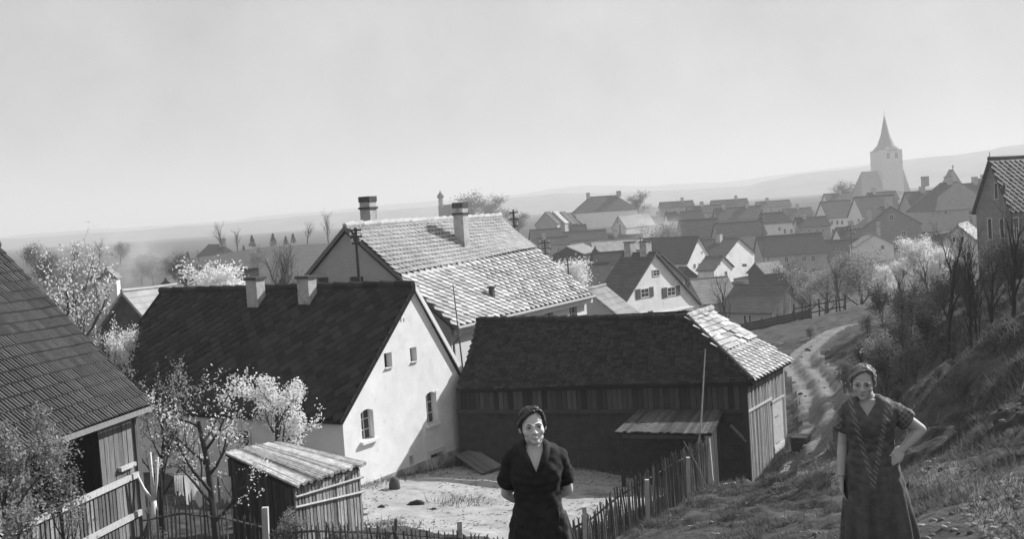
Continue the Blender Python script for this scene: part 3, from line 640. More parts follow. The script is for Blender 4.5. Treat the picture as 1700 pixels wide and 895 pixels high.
    boards(t, f0, f1, zE-.26, zE-.08, zs+.05, n, m_fb, w=.19)
    part('corner_post', MB().box(np.array([f1[0], f1[1], -8.3])+n*.02, u, n, ZV, .10, .10, 1.85), m_wood_dk, t)
    p0 = PP(1213, 706, f1, n); p1 = PP(1240, 733, f1, n); part('brace', MB().tube([p0+n*.08, p1+n*.08], [.06, .06], 6), m_wood, t)
    # side wall of long slats with a door
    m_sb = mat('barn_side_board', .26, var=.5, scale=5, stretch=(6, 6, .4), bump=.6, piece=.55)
    gl = lambda t_: gz(*(lerp(f1, f3, t_)[:2]))-.05
    sp = f1
    d0, d1 = PP(1281, 700, sp, nw), PP(1298, 700, sp, nw); Lw = np.linalg.norm((f3-f1)[:2]); ta, tb = ((d0-f1)@uw)/Lw, ((d1-f1)@uw)/Lw
    zdt, zdb = PP(1290, 664, sp, nw)[2], PP(1288, 752, sp, nw)[2]
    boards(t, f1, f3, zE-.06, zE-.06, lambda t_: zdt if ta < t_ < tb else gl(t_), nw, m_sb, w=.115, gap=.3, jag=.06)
    dc = (d0+d1)/2; dr = part('door', MB().box(np.array([dc[0], dc[1], (zdt+zdb)/2])+nw*.03, uw, nw, ZV, (tb-ta)*Lw/2, .025, (zdt-zdb)/2), m_wood_lt, t)
    part('door_kickboard', MB().box(np.array([dc[0], dc[1], zdb+.16])+nw*.06, uw, nw, ZV, (tb-ta)*Lw/2, .012, .14), mat('kickboard', .6, var=.2), dr)
    for zz in (.35, 1.35): part('hinge', MB().box(np.array([dc[0], dc[1], zdb+zz])+nw*.06-uw*.15, uw, nw, ZV, .2, .008, .025), m_metal, dr)
    z0 = PP(1243, 682, sp, nw)[2]; a_, b_ = lerp(f1, f3, .0), lerp(f1, f3, ta-.01); part('rail', MB().box(((a_+b_)/2)*np.array([1, 1, 0])+ZV*z0+nw*.07, uw, nw, ZV, np.linalg.norm((b_-a_)[:2])/2, .02, .04), m_wood_lt, t)
    a_, b_ = lerp(f1, f3, ta-.02), lerp(f1, f3, tb+.04); part('rail', MB().box(((a_+b_)/2)*np.array([1, 1, 0])+ZV*(zdt+.05)+nw*.075, uw, nw, ZV, np.linalg.norm((b_-a_)[:2])/2, .02, .04), m_wood_lt, t)
    return dict(f0=f0, f1=f1, f3=f3, n=n, u=u, nw=nw, uw=uw, E1=E1, zb=zb)
DB = dark_barn()

def lean_to():
    n, u = DB['n'], DB['u']; fe0, fe1 = PZ(1022, 719, -7.62), PZ(1182, 722, -7.62); t0, t1 = PP(1062, 688, DB['f1']+n*.1, n), PP(1202, 678, DB['f1']+n*.1, n)
    t0[2] = t1[2] = (t0[2]+t1[2])/2
    c = (fe0+fe1)/2; g0 = gz(fe1[0], fe1[1]); t = thing('lean_to_shed', (c[0], c[1], -9.7), 'open lean-to shed with slanting plank roof against the dark barn', 'shed')
    nn = normal_of(fe0, fe1, t0); mb = MB().slab([fe0, fe1, t1, t0], nn, .05); rf = part('roof', mb, m_under, t)
    k = 24
    for i in range(k):
        a = lerp(fe0, fe1, (i+.5)/k)+random.uniform(-.08, .04)*unit(fe0-t0)*-1; b = lerp(t0, t1, (i+.5)/k); wv = np.linalg.norm(fe1-fe0)/k*.5*random.uniform(.8, 1.05)
        x = unit(np.cross(b-a, nn)); y = unit(b-a); part('roof_plank', MB().box((a+b)/2+nn*(.03+random.uniform(0, .025)), x, y, unit(np.cross(x, y)), wv, np.linalg.norm(b-a)/2+.04, .014), mat('lean_to_plank', .07, var=.5, scale=4, bump=.6, piece=.5), rf)
    pr = fe1-u*.15-n*.12; part('post', MB().box(np.array([pr[0], pr[1], (g0+pr[2])/2-.1]), unit(u+ZV*.03), n, unit(ZV-u*.03), .075, .07, (pr[2]-g0)/2+.05), m_wood_lt, t)
    pl = fe0+u*.15-n*.12; part('post', MB().box(np.array([pl[0], pl[1], (-9.9+pl[2])/2]), u, n, ZV, .06, .06, (pl[2]+9.9)/2-.03), m_wood_dk, t)
    part('eave_beam', MB().box((pr+pl)/2-ZV*.12, u, n, ZV, np.linalg.norm(pr-pl)/2-.08, .05, .06), m_wood_dk, t)
    q = t1-u*.2; boards(t, pr-n*.1, np.array([q[0], q[1], 0])+n*.05, pr[2]-.05, t1[2]-.12, lambda s_: -9.75, u, m_wood_dk, w=.14)
    boards(t, PP(1150, 760, pr, n)-n*.05, pr-u*.1, pr[2]-.35, pr[2]-.2, -9.8, n, m_wood_dk, w=.13)
lean_to()

# ------------------------------------------------------------------ barn at the left edge
def left_barn():
    E1 = PZ(252, 672, -4.4); E0 = PZ(0, 760, -4.4); g = hor(E1-E0); s = np.array([g[1], -g[0], 0])
    wd = 4.08; R1 = E1-s*wd; x = (22-850)/FPX
    R1[2] = PD(22, 407, R1[1])[2]; L = 9.5; zb = -8.9
    c = E1-g*3; t = thing('barn', (c[0]-s[0]*3, c[1]-s[1]*3, zb), 'timber barn at the left edge with dark ribbed tile roof', 'barn', None)
    el, er, rr, rl = E1-g*L, E1, R1, R1-g*L; nn = normal_of(el, er, rl); mb = patch_slab(MB(), el, er, rr, rl)
    bl = R1-s*wd+ZV*(E1[2]-R1[2]); q = [bl, bl-g*L, R1-g*L, R1]; n2 = unit(np.cross(q[1]-q[0], q[2]-q[0])); mb.slab(q, n2, .1); rf = part('roof', mb, m_under, t)
    me = tile_profile(.235, .335, RIB, m_tile_a); scatter_pieces('roof_tile', me, tile_frames(el, er, rr, rl, .235, .335, lift=.02, tilt=.125), m_tile_a, rf)
    for k in range(24): part('ridge_tile', MB().tube([R1-g*(L*k/24-.02)+ZV*.04, R1-g*(L*(k+1)/24+.04)+ZV*.075], [.12, .15], 8), m_tile_a, rf)
    part('eave_board', MB().slab([el-ZV*.03+s*.01, er-ZV*.03+s*.01, er-ZV*.16+s*.01, el-ZV*.16+s*.01], s, .03), m_wood, rf)
    part('verge_board', MB().slab([R1+g*.02+ZV*.03, E1+g*.02+ZV*.03, E1+g*.02-ZV*.14, R1+g*.02-ZV*.14], g, .03), m_wood_dk, rf)
    ins = .42; wa, wb = el-s*ins, er-s*ins-g*.25; wp = wb
    def W(px, py): return PP(px, py, wp, s)
    z1, z2 = W(229, 786)[2], W(229, 851)[2]; zt = E1[2]+.25; m_b = mat('left_barn_board', .19, var=.5, scale=5, stretch=(6, 6, .4), bump=.6, piece=.55)
    Lw = np.linalg.norm((wb-wa)[:2]); th = lambda px: ((W(px, 790)-wa)@g)/Lw
    ta, tb = th(48), th(166)
    boards(t, wa, wb, zt, zt, lambda q: z1, s, m_b, w=.21, skip=lambda q: ta < q < tb, gap=.12)
    boards(t, wa, wb, z1-.03, z1-.03, zb, s, m_b, w=.16, gap=.3)
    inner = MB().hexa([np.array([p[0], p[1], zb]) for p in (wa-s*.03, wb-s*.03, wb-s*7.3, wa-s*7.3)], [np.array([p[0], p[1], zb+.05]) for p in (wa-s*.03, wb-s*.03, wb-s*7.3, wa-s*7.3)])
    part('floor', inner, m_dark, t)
    for nm, a_, b_, zz in (('dark_backing', wa-s*1.2, wb-s*1.2, zt+.6),):  # added near-black sheet: the dark behind the opening put into its colour
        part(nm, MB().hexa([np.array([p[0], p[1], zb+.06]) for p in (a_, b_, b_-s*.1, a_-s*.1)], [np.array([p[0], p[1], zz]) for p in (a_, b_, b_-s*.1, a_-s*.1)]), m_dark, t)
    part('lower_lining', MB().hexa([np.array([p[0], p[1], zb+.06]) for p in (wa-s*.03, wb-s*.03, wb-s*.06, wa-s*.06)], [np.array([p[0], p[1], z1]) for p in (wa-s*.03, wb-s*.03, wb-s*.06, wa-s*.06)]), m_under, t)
    gw = [wb+ZV*(zb-wb[2]), wb+ZV*.2, R1-g*.25-ZV*.25, wb-s*7.2+ZV*.2, wb-s*7.2+ZV*(zb-wb[2])]
    part('gable_wall', MB().slab(gw, g, .08), m_wood_dk, t)
    part('corner_post', MB().box(np.array([wb[0], wb[1], (zb+zt)/2])+s*.04, g, s, ZV, .11, .06, (zt-zb)/2), m_b, t)
    for z in (z1, z2):
        a_, b_ = wa, wb-g*.12; part('rail', MB().box(((a_+b_)/2)*np.array([1, 1, 0])+ZV*z+s*.09, g, s, ZV, np.linalg.norm((b_-a_)[:2])/2, .03, .075), m_wood_lt, t)
    p = W(205, 777); part('rail_stub', MB().box(p+s*.11+ZV*.02, g, s, ZV, .35, .05, .05), m_wood_lt, t)
    return dict(g=g, s=s, wb=wb)
LB = left_barn()

# ------------------------------------------------------------------ slab shed in front of the white house
def slab_shed():
    FL, FR, BL, BR = PZ(488, 809, -6.48), PZ(606, 771, -6.50), PZ(374, 755, -5.95), PZ(462, 737, -6.2)
    g = hor(FR-FL); n = np.array([g[1], -g[0], 0]); zb = -8.6
    c = (FL+BR)/2; t = thing('slab_shed', (c[0], c[1], zb), 'small shed of rough slabs with sagging pole roof behind the fence', 'shed')
    nn = unit(np.cross(FR-FL, BL-FL)); nn = nn if nn[2] > 0 else -nn
    rf = part('roof', MB().slab([FL, FR, BR, BL], nn, .04), m_under, t); k = 22
    m_p = mat('shed_roof_pole', .40, var=.5, scale=5, bump=.6, piece=.6)
    for i in range(k):
        q = (i+.5)/k; a = lerp(FL, FR, q); b = lerp(BL, BR, q); a = a+unit(a-b)*random.uniform(0, .12); b = b-unit(a-b)*random.uniform(0, .08); mm = (a+b)/2+nn*(.03+random.uniform(-.01, .02))
        part('roof_pole', MB().tube([a+nn*.03, mm, b+nn*.03], [.06*random.uniform(.7, 1.15)]*3, 5), m_p, rf)
    wa, wb = FL-n*.12+g*.05, FR-n*.12-g*.12; ba, bb = wa+(BL-FL)*np.array([1, 1, 0])*.93, wb+(BR-FR)*np.array([1, 1, 0])*.93
    m_s = mat('shed_slab', .30, var=.5, scale=5, stretch=(5, 5, .5), bump=.6, piece=.55)
    gf = lambda a_, b_: (lambda q: gz(*(lerp(a_, b_, q)[:2]))-.08)
    boards(t, wa, wb, wa[2]-.05, wb[2]-.05, gf(wa, wb), n, m_s, w=.125, gap=.4, jag=.05, thick=.03)
    boards(t, ba, wa, BL[2]-.1, wa[2]-.06, gf(ba, wa), unit(np.array([-(wa-ba)[1]*-1, (wa-ba)[0]*-1, 0])), m_wood_dk, w=.16)
    part('back_wall', MB().hexa([np.array([p[0], p[1], zb-.2]) for p in (ba, bb, bb+n*.05, ba+n*.05)], [p+ZV*(-.1) for p in (np.r_[ba[:2], BL[2]], np.r_[bb[:2], BR[2]], np.r_[(bb+n*.05)[:2], BR[2]], np.r_[(ba+n*.05)[:2], BL[2]])]), m_wood_dk, t)
    part('right_wall', MB().slab([np.r_[wb[:2], zb-.2], np.r_[bb[:2], zb-.2], np.r_[bb[:2], BR[2]-.1], np.r_[wb[:2], wb[2]-.06]], g, .05), m_wood_dk, t)
    part('lining', MB().slab([np.r_[(wa-n*.05)[:2], zb-.2], np.r_[(wb-n*.05)[:2], zb-.2], np.r_[(wb-n*.05)[:2], wb[2]-.1], np.r_[(wa-n*.05)[:2], wa[2]-.1]], n, .02), m_under, t)
    for y0, y1 in ((826, 792), (843, 817)):
        a, b = PP(487, y0, wa, n), PP(599, y1, wa, n); part('rail', MB().tube([a+n*.08, (a+b)/2+n*.085, b+n*.08], [.035]*3, 6), m_wood_lt, t)
slab_shed()

# ------------------------------------------------------------------ picket fences
m_picket = mat('picket', .10, var=.5, scale=6, stretch=(5, 5, .6), bump=.5, piece=.6)
def picket_mesh(i, h):
    mb = MB(); r_ = .022; pts = [(0, 0, 0), (random.gauss(0, .012), random.gauss(0, .01), h*.5), (random.gauss(0, .02), random.gauss(0, .015), h*.94), (random.gauss(0, .02), 0, h)]
    return mb.tube(pts, [r_*1.15, r_, r_*.9, r_*.25], 5).mesh('picket', m_picket)
PICK = [picket_mesh(i, 1.0) for i in range(8)]
def fence(label, path, posts, step=.085, jit=.07, group='picket fences'):
    """path: list of (x,y,z,height)"""
    c = path[len(path)//2]; t = thing('picket_fence', (c[0], c[1], c[2]), label, 'fence', group)
    for (a, b) in zip(path[:-1], path[1:]):
        L = math.hypot(b[0]-a[0], b[1]-a[1]); k = int(L/step); u = hor(np.array(b[:3])-np.array(a[:3])); n = np.array([u[1], -u[0], 0])
        for i in range(k):
            q = (i+.5+random.uniform(-.2, .2))/k; p = lerp(np.array(a, float), np.array(b, float), q); h = p[3]*(1+random.uniform(-jit, jit)); yw = random.uniform(0, 6.28)
            sw = random.uniform(.8, 1.25); x = np.array([math.cos(yw), math.sin(yw), 0]); y = np.array([-x[1], x[0], 0]); z = unit(ZV+u*random.gauss(0, .035)+n*random.gauss(0, .02))
            z0 = gz(p[0], p[1])-.05; h = max(.4, p[2]+h-z0); piece('picket', random.choice(PICK), t, frame4(np.array([p[0], p[1], z0]), x*sw, y*sw, z*h))
        for f in (.28, .78):
            pa, pb = np.array(a[:3])+ZV*a[3]*f, np.array(b[:3])+ZV*b[3]*f; part('rail', MB().tube([pa-n*.04, (pa+pb)/2-n*.05, pb-n*.04], [.03]*3, 5), m_picket, t)
    for (px, y0, y1, d, wd, mm) in posts:
        a, b = PD(px, y0, d), PD(px+ (1 if px > 600 else 3), y1, d); zg = gz(b[0], b[1]); b[2] = min(b[2], zg)-.1
        part('post', MB().box((a+b)/2, R0, np.array([0, 1, 0.]), unit(a-b), wd, wd, np.linalg.norm(a-b)/2), mm, t)
m_post = mat('fence_post', .45, var=.3, scale=5, stretch=(4, 4, 1), bump=.4)
def fp(px, py, d, h): p = PD(px, py, d); return (p[0], p[1], gz(p[0], p[1]), h) if h > 0 else (p[0], p[1], p[2]+h, -h)
def fpt(px, pytop, d): p = PD(px, pytop, d); z = gz(p[0], p[1]); return (p[0], p[1], z, p[2]-z)
fence('dark tall stick fence between left barn and garden', [fpt(236, 835, 25.5), fpt(300, 824, 26), fpt(372, 838, 26.3), fpt(434, 860, 26.5)], [(440, 843, 940, 26.4, .07, m_post)], step=.10, jit=.14)
fence('low picket fence along the front of the pale yard', [fpt(446, 876, 26.4), fpt(520, 869, 26.4), fpt(650, 875, 26.6), fpt(800, 887, 27), fpt(900, 897, 27.3), fpt(950, 890, 27.6)], [(657, 862, 930, 26.7, .035, m_picket), (763, 866, 935, 27, .06, m_post)], step=.105, jit=.09)
fence('tall picket fence climbing the slope towards the lean-to', [fpt(950, 868, 27.6), fpt(985, 848, 28.5), fpt(1030, 806, 29.7), fpt(1075, 778, 31), fpt(1110, 757, 32.2), fpt(1143, 740, 33.5), fpt(1172, 732, 36)],
      [(970, 842, 915, 27.9, .05, m_post), (1074, 797, 868, 30.7, .055, m_post), (1142, 760, 828, 33.2, .055, m_post)], step=.095, jit=.08)

# ------------------------------------------------------------------ smaller things round the yard
def pole(name, label, pts, rads, m, cat='pole'): 
    pts = [np.asarray(p) for p in pts]; return single(name, MB().tube(pts, rads, 7), m, pts[-1], label, cat)
b = PD(1150, 770, 36.6); b[2] = gz(b[0], b[1])-.1; tp = PD(1171, 580, 37.4)
pole('long_pole', 'long thin pole leaning up in front of the barn roof', [tp, (tp+b)/2+np.array([.04, 0, 0]), b], [.018, .03, .035], m_wood_lt)
b = PD(783, 764, 45.6); b[2] = gz(b[0], b[1])-.1; tp = PD(752, 472, 45.6)
pole('tall_pole', 'tall slim pole leaning at the corner of the white house', [tp, lerp(tp, b, .5)+np.array([.03, 0, 0]), b], [.02, .035, .04], m_wood)
b = PD(1176, 817, 33.5); b[2] = gz(b[0], b[1])-.05; tp = PD(1135, 733, 33.7)
pole('leaning_stick', 'bent stick leaning on the picket fence near the lean-to', [tp, lerp(tp, b, .5)+np.array([.02, 0, .05]), b], [.015, .02, .022], m_wood)
# cellar hatch of boards beside the gable
hp = [PZ(*p) for p in ((757, 770, -9.35), (800, 787, -9.3), (834, 780, -9.45), (788, 764, -9.5))]
gm = gz((hp[0][0]+hp[2][0])/2, (hp[0][1]+hp[2][1])/2); hp = [np.r_[p[:2], gm+h] for p, h in zip(hp, (.42, .16, .16, .42))]
t = thing('cellar_hatch', (hp[0]+hp[2])/2-ZV*.4, 'slanting board cellar hatch lying beside the white gable', 'hatch')
for i in range(7):
    a, b2 = lerp(hp[0], hp[3], (i+.5)/7), lerp(hp[1], hp[2], (i+.5)/7); x = unit(hp[3]-hp[0]); y = unit(b2-a); z = unit(np.cross(x, y)); part('plank', MB().box((a+b2)/2, x, y, z, np.linalg.norm(hp[3]-hp[0])/15.5, np.linalg.norm(b2-a)/2, .02), m_wood, t)
for q in (0, 1):
    a, b2 = hp[q], hp[3-q]; part('batten', MB().box((a+b2)/2-ZV*.28, unit(b2-a), unit(np.cross(b2-a, ZV)), ZV, np.linalg.norm(b2-a)/2, .04, .24), m_wood_dk, t)
# guard stone with a rounded head
p = PD(655, 808, 38.3); z0 = gz(p[0], p[1]); mb = MB(); rg = [(0, .2), (.25, .19), (.42, .15), (.5, .06)]
mb.tube([np.array([p[0], p[1], z0-.1+h]) for h, r_ in rg], [r_ for h, r_ in rg], 10); single('guard_stone', mb, mat('dark_stone', .08, var=.4, scale=4, bump=.7), (p[0], p[1], z0), 'dark round-headed guard stone at the foot of the gable', 'stone', smooth=True)
# wooden box beside the barn
p = PD(1330, 742, 41.6); z0 = gz(p[0], p[1]); t = thing('wooden_box', (p[0], p[1], z0), 'dark wooden box standing beside the barn on the track', 'box')
uw, nw = DB['uw'], DB['nw']; c = np.array([p[0], p[1], z0+.2])
for k in range(3):
    for sg in (-1, 1):
        part('side_plank', MB().box(c+uw*sg*.33+ZV*(-.12+.17*k), nw, uw, ZV, .25, .012, .08), m_wood_dk, t); part('side_plank', MB().box(c+nw*sg*.26+ZV*(-.12+.17*k), uw, nw, ZV, .34, .012, .08), m_wood_dk, t)
part('lid', MB().box(c+ZV*.315, uw, nw, ZV, .37, .29, .015), m_wood_dk, t)
# added dark lumps standing in for unclear blurred shapes in the yard
def clod(px, py, d, sx, sy, sz, label):
    p = PD(px, py, d); z0 = gz(p[0], p[1]); bm = bmesh.new(); bmesh.ops.create_icosphere(bm, subdivisions=3, radius=1.0); mb = MB()
    for v in bm.verts:
        k = 1+.35*(vnoise(np.array([v.co.x*2.3+px]), np.array([v.co.y*2.3+v.co.z]))[0]+vnoise(np.array([v.co.x*5+px]), np.array([v.co.y*5]))[0]); v.co = Vector((v.co.x*sx*k+v.co.z*sx*.3, v.co.y*sy*k, max(v.co.z, -.2)*sz*k))
    mb.add([(p[0]+v.co.x, p[1]+v.co.y, z0+v.co.z) for v in bm.verts], [[v.index for v in f_.verts] for f_ in bm.faces]); bm.free()
    single('yard_lump', mb, mat('dark_lump', .03, var=.4, scale=8, bump=.8), (p[0], p[1], z0), label, 'clod', 'added dark lumps in the yard', smooth=True)
clod(688, 836, 35.8, .30, .14, .13, 'larger dark clod standing in for a blurred dark shape in the yard'); clod(632, 839, 35.4, .13, .09, .07, 'small dark clod added near the foot of the white gable'); clod(719, 853, 34.9, .10, .07, .05, 'smallest dark clod added towards the picket fence')
# stones
m_stone = mat('field_stone', .42, var=.3, scale=6, bump=.6)
def stone(px, py, d, r_, label, grp='stones beside the lean-to'):
    p = PD(px, py, d); z0 = gz(p[0], p[1]); mb = MB(); bm = bmesh.new(); bmesh.ops.create_icosphere(bm, subdivisions=2, radius=r_)
    for v in bm.verts: v.co = Vector((v.co.x*random.uniform(.9, 1.3), v.co.y*random.uniform(.8, 1.1), v.co.z*random.uniform(.5, .75)))
    mb.add([(p[0]+v.co.x, p[1]+v.co.y, z0+r_*.3+v.co.z) for v in bm.verts], [[v.index for v in f_.verts] for f_ in bm.faces]); bm.free()
    single('field_stone', mb, m_stone, (p[0], p[1], z0), label, 'stone', grp, smooth=True)
stone(1182, 812, 36, .16, 'pale field stone right at the foot of the lean-to post'); stone(1205, 822, 34.5, .13, 'small pale stone on the turf below the lean-to'); stone(1218, 828, 34, .11, 'flat pale stone on the turf, furthest from the lean-to')
stone(1170, 800, 36.5, .1, 'little stone between fence end and lean-to post')
# washing on a line
def washing():
    a, b2 = PD(285, 785, 30.5), PD(385, 792, 30); t = thing('washing', (a[0], a[1], gz(a[0], a[1])), 'white sheets and washing hung on a line behind the stick fence', 'laundry')
    part('line', MB().tube([a-np.array([.3, 0, 0]), (a+b2)/2-ZV*.05, b2+np.array([.3, 0, 0])], [.008]*3, 4), m_picket, t)
    for k, (q0, q1, dr) in enumerate(((0.03, .18, .55), (.2, .75, .75), (.78, .98, .65))):
        V = []; Fq = []; nx, nz_ = 18, 8
        for j in range(nz_+1):
            for i in range(nx+1):
                q = lerp(q0, q1, i/nx); p = lerp(a, b2, q)-ZV*(.05*math.sin(q*math.pi)+dr*j/nz_*(1+.12*math.sin(i*.9+k))); p = p+np.array([0, .06*math.sin(i*1.3+k)*j/nz_, 0]); V.append(p)
        Fq = [(j*(nx+1)+i, j*(nx+1)+i+1, (j+1)*(nx+1)+i+1, (j+1)*(nx+1)+i) for j in range(nz_) for i in range(nx)]
        part('sheet', MB().add(V, Fq), mat('linen', .75, var=.1, trans=.3), t, True)
    for p in (a-np.array([.3, 0, 0]), b2+np.array([.3, 0, 0])): part('line_post', MB().tube([np.r_[p[:2], gz(p[0], p[1])-.1], p+ZV*.1], [.04, .03], 6), m_picket, t)
washing()

# ------------------------------------------------------------------ the village
WS = dict(shutters=True)
def lt(**k): return k
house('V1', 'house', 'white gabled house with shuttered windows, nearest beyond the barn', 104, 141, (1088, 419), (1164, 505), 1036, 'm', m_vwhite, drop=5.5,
      wins=[('g', 1083, 447, 1095, 459), ('g', 1063, 478.5, 1077, 494.5, WS), ('g', 1107, 476, 1121, 492, WS), ('g', 1059, 519, 1075, 532, WS), ('g', 1114, 514.5, 1130, 530, WS)], chims=[(.30, .0, .35, 1.0), (.8, .0, .35, 1.0)])
H = HOUSES['V1']; A_, g_, s_ = H['A'], H['g'], H['s']; part('string_course', MB().box(A_+g_*.12-g_*.03-ZV*(H['h']+.1), s_, g_, ZV, H['e1']+.04, .04, .09), m_vwhite, H['t'])
house('V1b', 'outhouse', 'dark steep roof tucked behind the right of the shuttered house', 112, 141, (1096, 420), (1141, 462), 1070, 'm', m_vgrey, maxL=8, drop=4)
house('V2', 'barn', 'small barn with boarded gable and ribbed grey roof', 122, 138, (1311, 472), (1345, 506), 1222, 'm', m_vgrey, cat='barn', drop=2.6,
      wins=[('S', 1234, 523, 1240, 539), ('S', 1243, 522, 1248, 540, lt(mull=0))])
H = HOUSES['V2']; P_ = H['P']; nb = 17
for i in range(nb):
    x = -H['e2']+(H['e1']+H['e2'])*(i+.5)/nb; zt = -abs(x)*H['k1']-.18; z0 = H['zb']-H['A'][2]; c = P_(.12, x, (zt+z0)/2)-H['g']*.04
    part('gable_board', MB().box(c, H['s'], H['g'], ZV, (H['e1']+H['e2'])/nb*.44, .03, (zt-z0)/2), mat('village_board', .14, var=.4, scale=3, stretch=(5, 5, .5), piece=.4), H['t'])
house('V3', 'house', 'long two-storey house with dark roof facing the orchard', 230, 3, (1256, 393), (None, 427), 1363, 'd', m_vgrey, drop=4.6,
      wins=[('s', 1272, 427, 1278, 434), ('s', 1302, 426, 1309, 436), ('s', 1331, 425, 1339, 434), ('s', 1346, 424, 1354, 434), ('s', 1333, 445, 1340, 453), ('s', 1347, 444, 1355, 453)])
house('V3b', 'house', 'lower dark-roofed house joined to the right of the long house', 232, 3, (1366, 400), (None, 427), 1455, 'd', m_vgrey, drop=4.2, wins=[('s', 1373, 446, 1380, 455), ('s', 1392, 430, 1398, 438), ('s', 1420, 430, 1426, 438)])
house('V4', 'house', 'white gabled house overgrown with climbing plants', 205, 143, (1160, 392), (1184, 431), 1070, 'd', m_vwhite, drop=4,
      wins=[('g', 1151, 438, 1155, 446), ('g', 1159, 437, 1163, 445), ('g', 1170, 435, 1176, 443), ('g', 1164, 417, 1167, 421), ('g', 1158, 400, 1160.5, 404)])
house('V5', 'house', 'dark-roofed house with a white chimney behind the small white gable', 215, 143, (1227, 395), (1254, 419), 1163, 'd', m_vwhite, drop=4.2, wins=[('S', 1232, 438, 1240, 443, lt(mull=0))], chims=[(.45, -1.0, .45, 1.4)])
house('V6', 'outhouse', 'small white gabled outhouse in front of the dark roofs', 185, 143, (1201, 425), (1219, 443), 1172, 'm', m_vwhite, drop=2.4, wins=[('g', 1203, 450, 1207, 458, lt(mull=0)), ('g', 1193, 436, 1196, 440, lt(mull=0))])
house('V7', 'shed', 'small plank-roofed shed standing before the long house', 175, 25, (1254, 436), (None, 455, 35), 1291, 'l', m_wood_dk, cat='shed', drop=2.5)
house('V8', 'outhouse', 'low mossy roof right of the shuttered house', 138, 14, (1146, 464), (None, 506, 38), 1206, 'l', m_vgrey, drop=2.0)
house('V9', 'shed', 'little dark gabled shed behind the mossy roof', 165, 110, (1141, 444), (1160, 459), 1128, 'd', m_wood_dk, cat='shed', drop=2)
house('V10', 'house', 'broad dark roof in the middle of the village', 262, 6, (1128, 366), (None, 396), 1190, 'd', m_vgrey, drop=3, chims=[(.9, -1, .4, 1.2)])
house('V10b', 'house', 'wide dark roof behind the gabled house with climbing plants', 255, 8, (1186, 371), (None, 394), 1264, 'd', m_vgrey, drop=3)
house('V10c', 'house', 'long grey roof with two chimneys uphill of the wide dark roof', 300, 4, (1186, 346), (None, 367), 1262, 'm', m_vgrey, drop=3, chims=[(.2, 0, .4, 1), (.7, 0, .4, 1)])
house('V10d', 'house', 'white-walled house with short dark roof in mid village', 275, 6, (1262, 354), (None, 372), 1300, 'd', m_vwhite, hip=(0, 1.5), drop=4, wins=[('s', 1292, 377, 1296, 383), ('s', 1301, 380, 1305, 388), ('s', 1312, 380, 1316, 388)])
house('V11', 'hall', 'large hipped-roof hall with long white wall', 350, 4, (978, 327), (None, 352, 42), 1023, 'm', mat('hall_lit_white', .85, var=.06, scale=.7), cat='hall', hip=(5, 5.5), drop=4.8, chims=[(.25, 0, .5, 1.2), (.75, 0, .6, 1.2)])  # wall white brightened: sunlight that misses it is put into the colour
house('V12', 'house', 'pale gabled house with a tall door in front of the hall', 300, 60, (1026, 358), (1014, 380), 1075, 'l', m_vgrey, drop=3.4, wins=[('g', 1027, 372, 1032, 392, lt(mull=0)), ('g', 1024, 366, 1027, 371, lt(mull=0))])
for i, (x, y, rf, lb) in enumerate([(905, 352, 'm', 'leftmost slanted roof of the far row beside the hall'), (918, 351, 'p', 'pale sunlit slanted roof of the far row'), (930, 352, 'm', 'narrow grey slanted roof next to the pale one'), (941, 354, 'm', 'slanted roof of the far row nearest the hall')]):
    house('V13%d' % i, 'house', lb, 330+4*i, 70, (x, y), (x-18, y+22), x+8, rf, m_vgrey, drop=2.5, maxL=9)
house('V14', 'outhouse', 'low dark roof left below the white hall', 285, 8, (948, 374), (None, 386), 972, 'd', m_vgrey, drop=3)
house('V14b', 'house', 'long low brown roof stretching across mid village', 250, 6, (925, 386), (None, 402), 1005, 'm', m_vgrey, drop=3)
house('V14c', 'house', 'grey roof partly hidden behind the pale farmhouse roof', 240, 10, (880, 382), (None, 398), 930, 'm', m_vgrey, drop=3)
house('V15', 'barn', 'low dark barn gable behind the telegraph poles', 190, 70, (941, 409), (914, 424), 968, 'l', m_wood_dk, cat='barn', drop=3)
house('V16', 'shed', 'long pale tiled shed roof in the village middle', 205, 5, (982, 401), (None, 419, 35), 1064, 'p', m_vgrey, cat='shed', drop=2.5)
house('V17', 'house', 'dark roof just left of the shuttered house', 165, 8, (984, 420), (None, 442), 1040, 'd', m_vgrey, drop=3)
house('V18', 'outhouse', 'grey gabled roof in front of the blossom left of the shuttered house', 125, 10, (953, 440), (None, 472), 1010, 'm', m_vgrey, drop=2.5)
house('V19', 'shed', 'tiny dark gabled shed before the pale shed roof', 180, 85, (988, 409), (1000, 424), 982, 'd', m_wood_dk, cat='shed', drop=2, maxL=5)
house('B2', 'outhouse', 'grey tiled outhouse at the far end of the big farmhouse', 64, 64, (975, 480), (1034, 528), 1003, 'l', m_vgrey, drop=3.5, maxL=6)
house('V20', 'house', 'brick gabled house with small attic window below the church', 240, 95, (1480, 343), (1532, 372), 1462, 'm', m_vbrick, drop=4.6, wins=[('g', 1476, 356, 1484, 366), ('g', 1496, 383, 1504, 393)], chims=[(.25, 0, .5, 2.2), (.1, -4.6, .3, 2.6)])
house('V20b', 'outhouse', 'light lean-to annex with a tall thin chimney before the brick house', 225, 100, (1452, 388), (1486, 405), 1440, 'l', m_vwhite, drop=3.8, maxL=6, wins=[('g', 1462, 407, 1468, 414)], chims=[(.2, 1.2, .22, 3.0)])
house('V21', 'school', 'long white school-like building with a row of upper windows', 300, 8, (1362, 335), (None, 363), 1411, 'm', m_vwhite, cat='building', drop=5.0,
      wins=[('s', x, 366, x+4, 373, lt(mull=0)) for x in (1354, 1363, 1371, 1379, 1388, 1396)]+[('s', x, 380, x+4, 388, lt(mull=0)) for x in (1369, 1381, 1389)])
